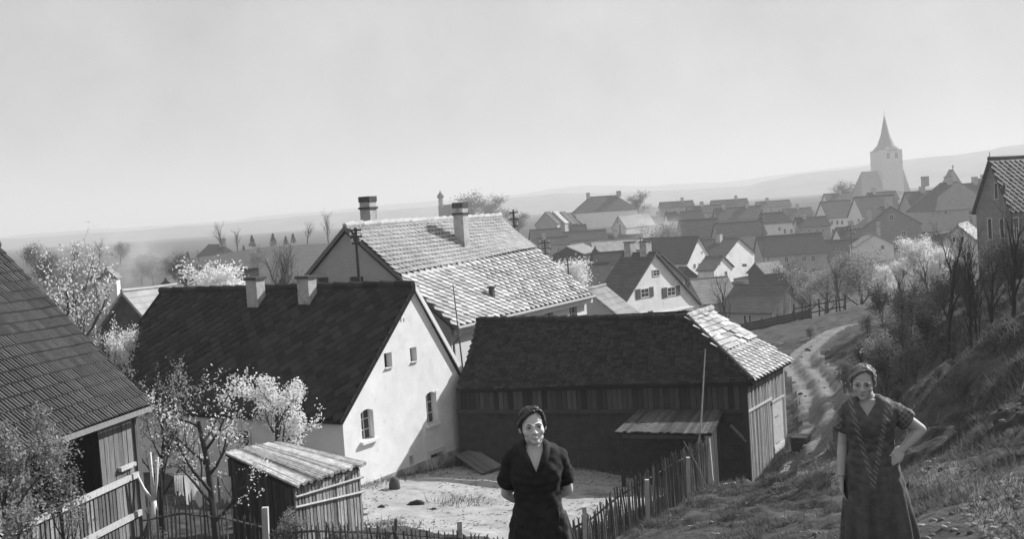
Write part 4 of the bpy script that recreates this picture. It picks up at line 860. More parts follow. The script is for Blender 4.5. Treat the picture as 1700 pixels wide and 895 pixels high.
house('V22', 'house', 'dark roof with a white gable end left of the church foot', 285, 6, (1418, 327), (None, 360), 1484, 'm', m_vwhite, drop=4, wins=[('s', 1424, 363, 1427, 368, lt(mull=0)), ('s', 1434, 363, 1437, 368, lt(mull=0))])
house('V24', 'house', 'wide hipped-roof house with two small square windows', 255, 12, (1560, 304), (None, 348), 1592, 'm', m_vgrey, hip=(5, 4.5), drop=4.5, wins=[('s', 1567, 348, 1573, 356), ('s', 1607, 349, 1614, 357)], chims=[(.1, 0, .55, 1.6), (.5, 0, .6, 1.3)])
house('V24b', 'house', 'dark steep roof left of the wide hipped house', 270, 5, (1502, 319), (None, 357), 1550, 'm', m_vgrey, drop=4, chims=[(.6, 0, .5, 1.0)])
house('V26', 'house', 'small dark roof with two chimneys beside the tall right house', 280, 5, (1596, 305), (None, 328), 1640, 'm', m_vgrey, drop=4, chims=[(.5, 0, .5, 1.4), (.9, 0, .6, 1.4)])
house('V27', 'house', 'small pale gabled house behind the bare trees', 120, 60, (1590, 373), (1637, 410), 1624, 'p', m_vwhite, drop=4, wins=[('g', 1582, 394, 1586, 402), ('g', 1595, 392, 1600, 402), ('g', 1604, 418, 1612, 432)], maxL=7)
H = house('V28', 'house', 'tall brick house with steep diamond-tiled roof at the right edge', 88, 28, (1643, 262), (1681, 353), 1720, VROOF['d'], mat('tall_house_brick', .22, var=.25, scale=2, rows=(.09, .2)), drop=6.5, over=.55,
          wins=[('g', 1651, 303, 1658, 331, lt(mull=0)), ('g', 1666, 305, 1670, 328, lt(mull=0)), ('g', 1640, 362, 1648, 398), ('g', 1660, 362, 1668, 396), ('s', 1682, 360, 1691, 398), ('g', 1663, 432, 1672, 468), ('s', 1685, 434, 1695, 468)])
m_sl = mat('right_house_slate', .07, rough=.6, var=.4, scale=2, piece=.5); P_ = H['P']; scatter_pieces('slate', diamond_mesh(.34, .34, m_sl, .02), diamond_frames(P_(-.15, H['w'], -H['h']), P_(H['L']+.15, H['w'], -H['h']), P_(H['L']+.15, 0, 0), P_(-.15, 0, 0), .58, .29, tilt=.14, lift=.05), m_sl, H['rf'])
part('finial', MB().tube([H['A']-ZV*.1, H['A']+ZV*.5], [.04, .012], 6), m_dark, H['t'])
# far left
house('L1', 'house', 'far-left pale farmhouse with dark hipped roof', 250, 115, (369, 406), (398, 427), 346, 'd', m_vwhite, hip=(2.2, 0), drop=3.2, wins=[('g', 365, 427, 368, 431, lt(mull=0)), ('g', 381, 426, 384, 430, lt(mull=0)), ('g', 367, 437, 369, 441, lt(mull=0))], chims=[(.1, 0, .5, 1.2)])
house('L2', 'outhouse', 'dark low roof to the right of the far-left farmhouse', 240, 10, (396, 421), (None, 437), 424, 'd', m_vwhite, drop=2.5)
house('L3', 'outhouse', 'small dark-roofed shed beyond the white house chimneys', 110, 10, (398, 448), (None, 465), 426, 'd', m_vgrey, drop=2)
house('L4', 'shed', 'dim gabled shed behind the sunlit hip roof on the left', 105, 100, (283, 460), (306, 478), 275, 'm', m_wood_dk, cat='shed', drop=2)
house('X1', 'barn', 'hipped barn with one sunlit tiled slope behind the left blossom tree', 60, 58, (205, 483), (262, 548), 289, 'p', mat('shaded_gable_tile', .07, var=.4, scale=3, rows=(.3, .3)), cat='barn', drop=2.5, over=.1)  # dark gable beside the pale slope: its shade put into the colour
house('X2', 'hut', 'tiny white hut with a dark doorway beside the smoke', 78, 100, (183, 444), (203, 461), 176, 'l', m_vwhite, cat='hut', drop=2.0, wins=[('g', 178, 462, 194, 487, lt(mull=0, frame=m_frame_dk))])
house('C2', 'chapel', 'hazy long-roofed building with a little turret on the skyline', 470, 4, (728, 341), (None, 362), 772, 'm', m_vgrey, cat='chapel', drop=4)
H = HOUSES['C2']; c = H['A']+H['g']*1.0
tu = part('turret', MB().tube([c-ZV*2, c+ZV*3.0], [1.0, 1.0], 8), m_vgrey, H['t']); part('turret_dome', MB().tube([c+ZV*3.0, c+ZV*3.6, c+ZV*4.4, c+ZV*5.2, c+ZV*6.2], [1.3, 1.5, 1.0, .35, .05], 10), VROOF['m'], tu)
H = house('G1', 'house', 'hazy house whose gable carries a cross near the church', 420, 80, (1582, 281), (1606, 318), 1575, 'm', m_vgrey, cat='chapel', drop=4, maxL=10)
c = H['A']; part('cross', MB().box(c+ZV*.7, R0, np.array([0, 1, 0.]), ZV, .12, .12, .9).box(c+ZV*.95, R0, np.array([0, 1, 0.]), ZV, .45, .11, .11), m_dark, H['t'])

for i, (d_, x0, x1, y0, y1, rf, lb) in enumerate([(310, 1105, 1165, 353, 367, 'd', 'dark roof left above the broad village roof'), (335, 1140, 1200, 343, 356, 'm', 'grey roof on the skyline just above the broad village roof'), (285, 1216, 1262, 380, 393, 'd', 'narrow dark roof squeezed against the wide dark roof'),
        (320, 1058, 1112, 361, 375, 'm', 'grey roof half lost in the smoke'), (262, 1008, 1066, 392, 405, 'd', 'dark ridge right above the pale shed roof'), (238, 892, 942, 395, 409, 'm', 'grey roof just over the telegraph insulators'), (345, 1300, 1346, 347, 360, 'm', 'dim roof left of the school-like building'),
        (375, 1368, 1412, 322, 334, 'm', 'hazy roof behind the school-like building'), (310, 1440, 1486, 320, 334, 'm', 'hazy dark roof at the church foot'), (330, 1622, 1662, 297, 312, 'm', 'hazy roof beside the tall right house'), (290, 1508, 1560, 335, 352, 'd', 'dark low roof before the hipped house'),
        (248, 1388, 1452, 378, 396, 'd', 'dark long roof left of the brick gable'), (400, 1180, 1240, 333, 343, 'm', 'faint far roof on the village skyline'), (395, 1095, 1150, 336, 346, 'm', 'faint far roof right of the hall'), (410, 1255, 1310, 335, 345, 'm', 'faint far roof before the wooded hill'), (275, 1320, 1372, 362, 378, 'd', 'dark roof below the school-like building')]):
    house('N%d' % i, 'house', lb, d_, random.choice((3, 6, 9)), (x0, y0), (None, y1), x1, rf, random.choice((m_vwhite, m_vgrey, m_vgrey)), drop=3.2, chims=[(random.uniform(.2, .8), 0, .4, 1.1)], wins=[('s', lerp(x0, x1, f_)-1.5, y1+2, lerp(x0, x1, f_)+1.5, y1+7, lt(mull=0)) for f_ in (.2, .45, .7, .9)])
def church():
    d = 680; c = PD(1474, 320, d); pxm = d/FPX; zb = -6.; hw = 18.5*pxm; t = thing('church', (c[0], c[1], zb), 'pointed-spire church faint in the haze above the roofs', 'church')
    ya = math.radians(12); x = np.array([math.cos(ya), math.sin(ya), 0]); y = np.array([-x[1], x[0], 0]); zt = PD(1474, 249, d)[2]; zs = PD(1467, 189, d)[2]
    m_vgrey = mat('church_hazed_plaster', .6, var=.1, scale=.5)  # paled plaster, like the pale spire roof: haze put into the colours
    tw = part('tower', MB().hexa([c*[1, 1, 0]+x*a*hw+y*b2*hw+ZV*zb for a, b2 in ((-1, -1), (1, -1), (1, 1), (-1, 1))], [c*[1, 1, 0]+x*a*hw+y*b2*hw+ZV*zt for a, b2 in ((-1, -1), (1, -1), (1, 1), (-1, 1))]), m_vgrey, t)
    for f_ in (-.45, .35):
        for k in range(2): part('belfry_window', MB().box(c*[1, 1, 0]+x*hw*f_+x*k*.9-y*(hw+.02)+ZV*(zt-3.6), x, y, ZV, .35, .05, 1.5), m_dark, tw)
    part('cornice', MB().box(c*[1, 1, 0]+ZV*(zt-7.5), x, y, ZV, hw+.25, hw+.25, .3), m_vgrey, tw)
    mb = MB(); ce = c*np.array([1, 1, 0]); pr = [(zt-.3, hw+.3), (zt+3.2, hw*.62), (zt+9, hw*.34), (zs-.6, .1)]
    mb.tube([ce+ZV*z for z, r_ in pr], [r_*1.15 for z, r_ in pr], 8); part('spire', mb, VROOF['l'], t); part('spire_cross', MB().tube([ce+ZV*(zs-.7), ce+ZV*(zs+1.8)], [.12, .08], 5), m_dark, t)
    for a in (-1, 1): part('gablet', MB().slab([ce+x*a*hw*.7-y*(hw+.1)+ZV*(zt-.2), ce+x*a*hw*.1-y*(hw+.1)+ZV*(zt-.2), ce+x*a*hw*.4-y*(hw+.1)+ZV*(zt+1.6)], -y, .8), m_vgrey, t)
    # nave with steep hipped choir at its left end
    r0, r1 = PD(1430, 285, d-6), PD(1500, 285, d+2); r1[2] = r0[2]; L = np.linalg.norm((r1-r0)[:2]); u = hor(r1-r0); v = np.array([u[1], -u[0], 0]); w_ = 7; hh = 15.5
    q = [r0+v*w_-ZV*hh-u*5, r1+v*w_-ZV*hh, r1, r0]; mb = MB().slab(q, unit(np.cross(q[1]-q[0], q[2]-q[0])), .3)
    q2 = [r1-v*w_-ZV*hh, r0-v*w_-ZV*hh-u*5, r0, r1]; mb.slab(q2, unit(np.cross(q2[1]-q2[0], q2[2]-q2[0])), .3); part('nave_roof', mb, VROOF['l'], t)
    q = [r0-v*w_-ZV*hh-u*5.02, r0+v*w_-ZV*hh-u*5.02, r0]; part('choir_roof', MB().slab(q, unit(np.cross(q[1]-q[0], q[2]-q[0])), .3), VROOF['d'], t)
    b = [r0+v*(w_-.6)-u*4.4, r1+v*(w_-.6), r1-v*(w_-.6), r0-v*(w_-.6)-u*4.4]; part('nave_wall', MB().hexa([p*[1, 1, 0]+ZV*zb for p in b], [p*[1, 1, 0]+ZV*(r0[2]-hh+.8) for p in b]), m_vgrey, t)
church()

# ------------------------------------------------------------------ telegraph poles
m_pole = mat('pole_wood', .05, var=.3, scale=4); m_ins = mat('porcelain', .7, rough=.3, spec=.5, var=.05)
def tpole(px, y0, y1, d, arms, label, aw=.42, ay=0.0, r_=.06):
    tp = PD(px, y0, d); bt = PD(px+(y1-y0)*.065, y1, d); zg = min(gz(tp[0], tp[1]), bt[2]); tp = np.array([tp[0], tp[1], tp[2]])
    t = thing('telegraph_pole', (tp[0], tp[1], zg), label, 'pole', 'telegraph poles'); part('shaft', MB().tube([np.array([tp[0], tp[1], zg-.3]), tp], [r_*1.5, r_], 8), m_pole, t)
    u = np.array([math.cos(ay), math.sin(ay), 0])
    for z, f_ in arms:
        a = part('cross_arm', MB().box(tp-ZV*z, u, np.array([-u[1], u[0], 0]), ZV, aw*f_, .035, .04), m_pole, t)
        for k in (-.9, .9) if f_ < 1.2 else (-.9, -.35, .35, .9): part('insulator', MB().tube([tp-ZV*(z-.05)+u*aw*f_*k, tp-ZV*(z-.12)+u*aw*f_*k, tp-ZV*(z-.2)+u*aw*f_*k], [.035, .05, .02], 6), m_ins, a)
tpole(590, 378, 480, 46.0, [(.10, 1.), (.36, 1.1), (.62, .8)], 'dark telegraph pole before the shaded gable of the big farmhouse', .22)
tpole(852, 348, 408, 72, [(.18, 1.), (.6, 1.1), (1.02, .8)], 'telegraph pole rising behind the far edge of the pale roof', .28)
tpole(904, 398, 436, 95, [(.25, 1.), (.7, 1.1), (1.15, .8)], 'telegraph pole with many insulators right of the pale roof', .42)
tpole(942, 428, 452, 100, [(.2, .8), (.6, .8)], 'short telegraph pole low beside the blossom bush', .3)
tpole(1063, 393, 420, 175, [(.3, 1.), (.9, 1.1)], 'far telegraph pole above the shuttered house chimneys', .6)
tpole(1412, 372, 400, 190, [(.3, 1.), (.9, 1.3), (1.5, 1.)], 'telegraph pole with wide arms before the school-like building', .8)
tpole(1264, 352, 392, 215, [(.4, .8), (1.1, .8), (1.8, .8)], 'thin telegraph pole among the mid village roofs', .5)

# ------------------------------------------------------------------ trees
m_bark = mat('bark', .05, var=.4, scale=8, stretch=(1, 1, .3), bump=.6); m_bark_far = mat('far_bark', .075, var=.3)
m_bloss = mat('white_blossom', .80, var=.15, scale=30, trans=.35, piece=.08); m_leaf = mat('young_leaf', .28, var=.3, scale=20, trans=.35, piece=.3); m_leaf_dk = mat('shrub_leaf', .06, var=.4, scale=10, trans=.3, piece=.4)
m_con = mat('conifer_needle', .03, var=.3, piece=.3); m_lime = mat('limewash', .7, var=.2, scale=6)
def rvec(): v = np.array([random.gauss(0, 1) for _ in range(3)]); return v/np.linalg.norm(v)
def grow(seed, H_, r0, trunk=.35, spread=.8, nlev=4, kids=(5, 4, 4, 3), up=.25, lens=(.55, .5, .5, .5), droop=0.0, sides=5, lean=(0, 0)):
    """returns trunk MB, twig MB, tips as points with direction; local coordinates, base at origin"""
    random.seed(seed); big, twig, tips = MB(), MB(), []
    def br(p, d, ln, r_, lev):
        n = 4 if lev < 2 else 3; pts = [p]; rd = [r_]; dd = d
        for i in range(n):
            dd = unit(dd+rvec()*(.10 if lev == 0 else .22)+ZV*(up*.25 if lev else .05)-ZV*droop*.1*lev); pts.append(pts[-1]+dd*ln/n); rd.append(r_*(1-(.45 if lev == 0 else .75)*(i+1)/n))
        (big if lev < 2 else twig).tube(pts, rd, sides if lev < 2 else 3, cap=False)
        if lev >= 1:
            for i in range(1, len(pts)): tips.append((pts[i], lev))
        if lev >= nlev: return
        k = kids[min(lev, len(kids)-1)]
        for j in range(k):
            t = (trunk if lev == 0 else .25)+(1-(trunk if lev == 0 else .25))*(j+random.uniform(.3, 1))/k; f_ = min(t, .999)*n; i = int(f_); q = lerp(pts[i], pts[i+1], f_-i); rr = lerp(rd[i], rd[i+1], f_-i)
            az = j*2.4+random.uniform(-.6, .6)+seed; base = unit(pts[i+1]-pts[i]); side = unit(np.cross(base, rvec())) if lev else np.array([math.cos(az), math.sin(az), 0]); a = spread*random.uniform(.75, 1.2)
            nd = unit(base*math.cos(a)+side*math.sin(a)+ZV*up*.5); br(q, nd, ln*lens[min(lev, 3)]*random.uniform(.7, 1.15)*(1.1-.35*t if lev == 0 else 1), max(rr*.62, .003*H_/4), lev+1)
    br(np.zeros(3), unit(np.array([lean[0], lean[1], 1.])), H_*(.72 if nlev else 1), r0, 0)
    return big, twig, tips
def leaves(tips, per, size, spread, seed, minlev=2, keep=1.0):
    rg = np.random.default_rng(seed); P = np.array([t[0] for t in tips if t[1] >= minlev])
    if keep < 1: P = P[rg.random(len(P)) < keep]
    P = np.repeat(P, per, 0); P = P+rg.normal(0, spread, P.shape); n = len(P)
    a = rg.normal(size=(n, 3)); a /= np.linalg.norm(a, axis=1)[:, None]; b = np.cross(a, rg.normal(size=(n, 3))); b /= np.linalg.norm(b, axis=1)[:, None]; s = (size*rg.uniform(.5, 1.2, n))[:, None]
    V = np.stack([P-a*s, P-b*s*.6, P+a*s, P+b*s*.6], 1).reshape(-1, 3); return V, np.arange(4*n).reshape(-1, 4)
PROTO = {}
def make_tree(key, seed, leafm=None, per=3, size=.03, lspread=.06, bark=None, keep=1.0, minlev=2, **kw):
    big, twig, tips = grow(seed, **kw); bk = bark or m_bark
    d = [big.mesh('trunk', bk, smooth=True), None, None]
    if leafm is not None:
        V, Fq = leaves(tips, per, size, lspread, seed, minlev, keep); tv = np.array(twig.v) if twig.v else np.zeros((0, 3))
        d[1] = twig.mesh('branches', bk); d[2] = fast_mesh('crown', V, Fq, leafm)
    else: d[1] = None; d[2] = twig.mesh('crown', bk)
    PROTO[key] = d
def put_tree(key, name, label, x, y, z, sc=1.0, rz=0.0, group=None, cat='tree'):
    t = thing(name, (x, y, z), label, cat, group); t.rotation_euler = (0, 0, rz); t.scale = (sc,)*3 if not isinstance(sc, tuple) else sc
    for nm, me in zip(('trunk', 'branches', 'crown'), PROTO[key]):
        if me is None: continue
        o = bpy.data.objects.new(nm, me); COL.objects.link(o); o.parent = t
    return t
def tree_at(key, name, label, px, py, d, top=None, H_=None, group=None, zsink=.1, rz=None, cat='tree', wide=1.0, onground=False):
    """px,py pixel of the base (or trunk foot), top: pixel row of the tip -> scale"""
    p = PD(px, py, d); z = gz(p[0], p[1])-zsink if onground else min(p[2], gz(p[0], p[1]))-zsink; sc = 1.0
    if top is not None: sc = (PD(px, top, d)[2]-z)/H_
    return put_tree(key, name, label, p[0], p[1], z, (sc*wide, sc*wide, sc), rz if rz is not None else random.uniform(0, 6.28), group, cat)
# near garden trees
make_tree('t1', 11, m_bloss, 4, .04, .065, H_=5.2, r0=.11, trunk=.28, spread=.85, kids=(8, 5, 4, 3), nlev=3, lens=(.55, .55, .55, .5), keep=.42)
make_tree('t2b', 29, mat('dull_blossom', .34, var=.4, scale=20, trans=.35, piece=.5), 5, .042, .07, H_=4.6, r0=.09, trunk=.3, spread=.8, kids=(9, 6, 4, 3), nlev=3, lens=(.5, .5, .5, .5), keep=.7)
make_tree('t2', 23, m_bloss, 7, .045, .07, H_=4.6, r0=.09, trunk=.3, spread=.8, kids=(9, 6, 4, 3), nlev=3, lens=(.5, .5, .5, .5), keep=.95)
make_tree('t3', 5, m_leaf, 5, .035, .06, H_=5.0, r0=.045, trunk=.3, spread=.38, kids=(11, 5, 3), nlev=3, up=.5, lens=(.36, .5, .5, .5))
make_tree('t4', 31, m_leaf, 7, .045, .08, H_=4.6, r0=.06, trunk=.2, spread=.6, kids=(10, 6, 3), nlev=3, lens=(.45, .5, .5, .5))
make_tree('t5', 44, m_bloss, 6, .045, .10, H_=6.0, r0=.14, trunk=.3, spread=.9, kids=(9, 6, 4, 3), nlev=3, lens=(.6, .55, .5, .5), keep=.5)
make_tree('bl', 52, m_bloss, 14, .055, .15, H_=5.0, r0=.10, trunk=.2, spread=.75, kids=(10, 6, 4), nlev=3, bark=m_bark, lens=(.5, .55, .5, .5))
make_tree('bare1', 61, None, H_=8, r0=.19, trunk=.3, spread=.6, kids=(9, 6, 5, 4), nlev=4, lens=(.5, .5, .5, .55), up=.35, bark=m_bark)
make_tree('bare2', 67, None, H_=8, r0=.17, trunk=.25, spread=.5, kids=(10, 6, 5, 4), nlev=4, lens=(.45, .5, .5, .55), up=.45, bark=m_bark)
make_tree('far1', 71, m_leaf_dk, 5, .10, .3, H_=7, r0=.16, trunk=.25, spread=.8, kids=(9, 6, 4), nlev=3, lens=(.55, .55, .5, .5), bark=m_bark_far)
make_tree('far2', 73, m_leaf, 5, .09, .3, H_=6, r0=.15, trunk=.22, spread=.85, kids=(9, 6, 4), nlev=3, lens=(.55, .55, .5, .5), bark=m_bark_far)
make_tree('shrub', 81, m_leaf_dk, 2, .045, .12, keep=.7, H_=2.2, r0=.03, trunk=.05, spread=.85, kids=(14, 6, 4), nlev=3, lens=(.7, .55, .5, .5), up=.5)
make_tree('shrub2', 83, m_leaf_dk, 2, .06, .1, H_=2.4, r0=.03, trunk=.03, spread=.7, kids=(16, 7, 4), nlev=3, lens=(.75, .55, .5, .5), up=.6, keep=.6)
make_tree('shrub3', 87, m_leaf, 4, .05, .08, H_=1.6, r0=.025, trunk=.05, spread=.9, kids=(14, 6, 3), nlev=3, lens=(.7, .55, .5, .5), up=.4)
tree_at('t1', 'blossom_tree', 'dark-trunked fruit tree with sparse blossom before the slate roof', 366, 935, 27.6, 596, 5.2, 'garden blossom trees', rz=1.0)
tree_at('t2', 'blossom_tree', 'densely white blossoming fruit tree behind the slab shed', 462, 868, 33.5, 596, 4.6, 'garden blossom trees', rz=.4, wide=1.0)
tree_at('t2b', 'blossom_tree', 'dull-blossomed tree leaning between left barn and slate roof', 268, 900, 31.0, 606, 4.6, 'garden blossom trees', rz=2.4, wide=.75)
tree_at('t3', 'young_tree', 'slender upright sapling before the left barn', 128, 960, 21, 636, 5.0, 'saplings by the left barn', rz=.3)
tree_at('t4', 'young_tree', 'leafy young tree cut by the left picture edge', 12, 1000, 19.5, 680, 4.6, 'saplings by the left barn', rz=1.2)
tree_at('t5', 'blossom_tree', 'spreading blossom tree rising behind the ribbed barn roof', 136, 600, 44, 428, 6.0, 'garden blossom trees', rz=.8, wide=.9)
tree_at('bl', 'blossom_tree', 'bright blossom tree above the slate roof ridge', 352, 515, 70, 440, 5.0, 'garden blossom trees', rz=.2, wide=1.3)
tree_at('bl', 'blossom_bush', 'blossom bush at the slate roof left edge', 212, 640, 46, 548, 5.0, 'garden blossom trees', rz=2.0, wide=.6, cat='bush')
# limewashed pruned trunk
p = PD(256, 850, 29.2); z0 = gz(p[0], p[1]); tp = PD(255, 745, 29.2)[2]; hh = tp-z0
t = thing('pruned_tree', (p[0], p[1], z0), 'limewashed pruned tree stump with three bare limbs', 'tree'); b0 = np.array([p[0], p[1], z0-.1]); fk = b0+ZV*hh*.55
part('trunk', MB().tube([b0, b0+ZV*hh*.3, fk], [.1, .085, .075], 8), m_lime, t, True)
for dx_, tp_ in ((-.38, .82), (.02, 1.0), (.2, .95)): part('limb', MB().tube([fk-ZV*.06, fk+np.array([dx_*.6, 0, hh*(tp_-.55)*.45]), fk+np.array([dx_, 0, hh*(tp_-.55)])], [.055, .045, .03], 6), m_lime, t, True)
# right bank trees
for i, (k, px, py, d, tp, lb) in enumerate([
        ('bare1', 1572, 575, 37, 372, 'bare tree standing left of the pair on the right bank'), ('bare2', 1612, 600, 30, 388, 'tall bare tree in the middle of the right bank'), ('bare2', 1628, 600, 31, 425, 'slim bare tree beside the tall one on the right bank'),
        ('bare1', 1684, 575, 30, 335, 'large bare tree before the tall brick house'), ('bare2', 1660, 540, 56, 420, 'bare tree low at the foot of the tall brick house'), ('bare1', 1545, 520, 66, 420, 'twiggy bare tree before the white blossom'),
        ('bare2', 1500, 540, 62, 440, 'thin bare tree above the bank shrubs'), ('bare1', 1210, 545, 105, 452, 'bare tree between the shuttered house and the boarded barn'), ('bare2', 1395, 520, 88, 430, 'bare tree by the garden fence posts'),
        ('bare1', 1646, 585, 33, 400, 'forked bare tree left of the large one at right')]):
    tree_at(k, 'bare_tree', lb, px, py, d, tp, 8, 'bare trees on the right', wide=.8)
for k, px, py, d, tp, wd, lb in [('bl', 1520, 500, 95, 395, 1.25, 'big white blossom tree glowing behind the bare trees'), ('bl', 1560, 510, 92, 410, 1.1, 'second bright blossom tree right of the big one'), ('far2', 1430, 500, 105, 420, 1.3, 'pale leafing tree left of the big blossom'),
                                 ('bl', 1470, 515, 100, 440, 1.0, 'low blossom tree left of the big white one'), ('far2', 1345, 500, 130, 445, 1.2, 'pale garden tree right of the boarded barn'), ('far1', 1325, 490, 150, 440, 1.2, 'dark garden tree before the long house'),
                                 ('far2', 1370, 500, 120, 440, 1.2, 'leafing garden tree above the fence posts'), ('far1', 1400, 480, 140, 430, 1.3, 'dim garden tree before the joined house'), ('far1', 1600, 480, 75, 430, 1.4, 'dark bushy tree behind the bare pair'), ('far1', 1690, 500, 70, 430, 1.4, 'dark bushy tree at the right edge'),
                                 ('far2', 950, 470, 118, 440, 1.0, 'small blossom-grey tree before the grey gabled roof'), ('bl', 938, 452, 112, 432, 1.4, 'small bright blossom at the edge of the pale roof'), ('far2', 1100, 398, 260, 372, 1.6, 'smoky tree clump beside the hall')]:
    tree_at(k, 'garden_tree', lb, px, py, d, tp, {'bl': 5.0, 'far1': 7, 'far2': 6}[k], 'village garden trees', wide=wd)
# far left trees
for k, px, py, d, tp, wd, lb in [('bare1', 371, 420, 240, 368, .9, 'tall bare tree on the left skyline'), ('bare2', 394, 420, 240, 381, 1.1, 'shorter bare tree next to the tall skyline one'), ('bare1', 510, 402, 260, 368, 1.3, 'bare skyline tree left of the big farmhouse'), ('bare2', 545, 398, 270, 352, 1.1, 'thin bare skyline tree nearest the farmhouse'),
                                 ('bare1', 447, 480, 90, 408, 1.0, 'bare tree left of the shaded farmhouse gable'), ('bare2', 470, 470, 100, 420, 1.2, 'twiggy tree under the farmhouse roof edge'), ('far1', 85, 470, 150, 425, 1.2, 'dim orchard tree left in the smoke'), ('bare1', 122, 440, 190, 400, 1.2, 'hazy bare orchard tree at far left'),
                                 ('bare2', 165, 440, 200, 400, 1.4, 'hazy bare orchard tree beside the smoke'), ('far1', 255, 470, 140, 424, 1.4, 'dark orchard tree right of the smoke'), ('far1', 290, 470, 135, 425, 1.4, 'dark orchard tree before the far farmhouse'), ('far1', 235, 462, 150, 428, 1.3, 'dark orchard tree nearest the smoke'), ('far1', 320, 480, 110, 440, 1.2, 'dark tree above the sunlit hip roof'),
                                 ('far2', 430, 455, 170, 415, 1.1, 'grey tree behind the left chimney'), ('far1', 60, 440, 230, 408, 1.5, 'hazy tree by the ribbed roof edge'), ('far1', 200, 440, 210, 405, 1.5, 'hazy round orchard tree in mid left'), ('bare1', 330, 430, 200, 415, 1.3, 'low twiggy tree left of the far farmhouse'),
                                 ('far1', 790, 352, 480, 325, 1.8, 'round hazy tree behind the turret building'), ('far1', 815, 350, 500, 330, 1.8, 'second hazy tree right of the turret building'), ('far1', 1060, 345, 420, 322, 1.4, 'hazy tree right of the hall roof'), ('far1', 1395, 330, 430, 305, 1.6, 'hazy tree left of the church nave'), ('far1', 860, 372, 330, 352, 1.4, 'hazy tree behind the telegraph pole')]:
    tree_at(k, 'field_tree', lb, px, py, d, tp, {'bare1': 8, 'bare2': 8, 'far1': 7, 'far2': 6}[k], 'trees in the far fields', wide=wd)
def conifer(px, py, d, tp, label):
    p = PD(px, py, d); z0 = max(p[2]-.5, gz(p[0], p[1])) if False else p[2]-.3; hh = PD(px, tp, d)[2]-z0; t = thing('conifer', (p[0], p[1], z0), label, 'tree', 'small conifers'); part('trunk', MB().tube([np.array([p[0], p[1], z0]), np.array([p[0], p[1], z0+hh*.95])], [.12, .02], 5), m_bark_far, t)
    V = []; 
    for k in range(420):
        f_ = random.random()**.7; r_ = (1-f_)*hh*.36*random.uniform(.4, 1.05)+.05; a = random.uniform(0, 6.28); c = np.array([p[0]+r_*math.cos(a), p[1]+r_*math.sin(a), z0+hh*(.1+.9*f_)-r_*.25]); s = hh*.07; V += [c+rvec()*s, c+rvec()*s, c+rvec()*s]
    o = bpy.data.objects.new('crown', fast_mesh('crown', np.array(V), np.arange(len(V)).reshape(-1, 3), m_con, (p[0], p[1], z0))); COL.objects.link(o); o.parent = t
for a in [(405, 418, 235, 408, 'low dark conifer on the left skyline'), (419, 408, 240, 391, 'pointed conifer right of the low one'), (454, 408, 245, 388, 'conifer standing alone left of the farmhouse'), (487, 402, 250, 388, 'conifer close to the farmhouse roof edge'), (475, 405, 250, 392, 'smallest conifer of the left skyline row'), (312, 428, 230, 418, 'tiny conifer beside the far farmhouse')]: conifer(*a)
# shrubs on the bank
random.seed(99)
SH = [(1400, 600, 46, 1.1), (1430, 580, 48, 1.2), (1455, 590, 44, 1.0), (1480, 560, 48, 1.3), (1510, 545, 50, 1.4), (1535, 560, 46, 1.3), (1500, 600, 40, 1.1), (1540, 600, 38, 1.0), (1560, 575, 42, 1.3), (1590, 560, 42, 1.4), (1470, 625, 38, .9), (1520, 640, 34, .8), (1560, 540, 52, 1.4), (1600, 530, 52, 1.4), (1640, 540, 44, 1.3),
      (1670, 545, 40, 1.2), (1695, 540, 40, 1.3), (1620, 560, 38, 1.0), (1440, 550, 58, 1.2), (1465, 535, 60, 1.2), (1490, 525, 62, 1.3), (1530, 525, 58, 1.4), (1570, 515, 60, 1.3), (1610, 505, 60, 1.3), (1650, 510, 54, 1.3), (1690, 505, 52, 1.4), (1585, 610, 32, .7), (1450, 660, 34, .7), (1490, 670, 32, .6), (1560, 655, 28, .55)]
for i, (px, py, d, sc) in enumerate(SH):
    k = ('shrub', 'shrub2', 'shrub')[i % 3]; p = PD(px, py, d); z = gz(p[0], p[1])-.1
    put_tree(k, 'shrub', 'twiggy dark shrub in the thicket on the right bank', p[0], p[1], z, sc*(.35+.35*random.random()), random.uniform(0, 6.28), 'shrubs on the right bank', 'shrub')
for i, (px, py, d, sc, lb) in enumerate([(1465, 600, 41, .9, 'pale-leaved shrub in front of the bank thicket'), (1345, 545, 68, .5, 'small pale shrub beside the track bend'), (480, 890, 27.5, .55, 'low leafy bush behind the front picket fence post'), (560, 893, 27.2, .4, 'low leafy plant in the middle of the front picket fence'), (640, 896, 27.3, .38, 'low leafy plant right along the front picket fence'),
                                  (1020, 850, 31, .35, 'small plant behind the tall picket fence'), (250, 850, 28, .5, 'dark bush at the foot of the limewashed tree')]):
    p = PD(px, py, d); put_tree('shrub3', 'leafy_shrub', lb, p[0], p[1], gz(p[0], p[1])-.05, sc, i*1.3, 'leafy shrubs', 'shrub')
# garden fences by the boarded barn
def post_fence(label, pts, n, hgt, planks, m):
    pts = [PD(*p) for p in pts]; pts = [np.r_[p[:2], gz(p[0], p[1])] for p in pts]; t = thing('garden_fence', pts[0], label, 'fence', 'garden fences'); k = 0
    for a, b2 in zip(pts[:-1], pts[1:]):
        for i in range(n+1):
            q = lerp(a, b2, i/n); part('post', MB().box(q+ZV*hgt/2, R0, np.array([0, 1, 0.]), ZV, .05, .05, hgt/2+.15), m_wood_dk, t)
        u = unit(b2-a)
        for z in planks: part('rail', MB().box((a+b2)/2+ZV*z*hgt, u, unit(np.cross(ZV, u)), unit(np.cross(u, np.cross(ZV, u))), np.linalg.norm(b2-a)/2, .03, .12 if len(planks) > 3 else .05), m, t)
post_fence('board fence in front of the boarded barn', [(1215, 560, 100), (1345, 552, 96)], 5, 1.3, (.1, .3, .5, .7, .9), m_wood_dk)
post_fence('post and rail garden fence right of the boarded barn', [(1320, 552, 88), (1405, 542, 85)], 6, 1.2, (.35, .8), m_wood_dk)

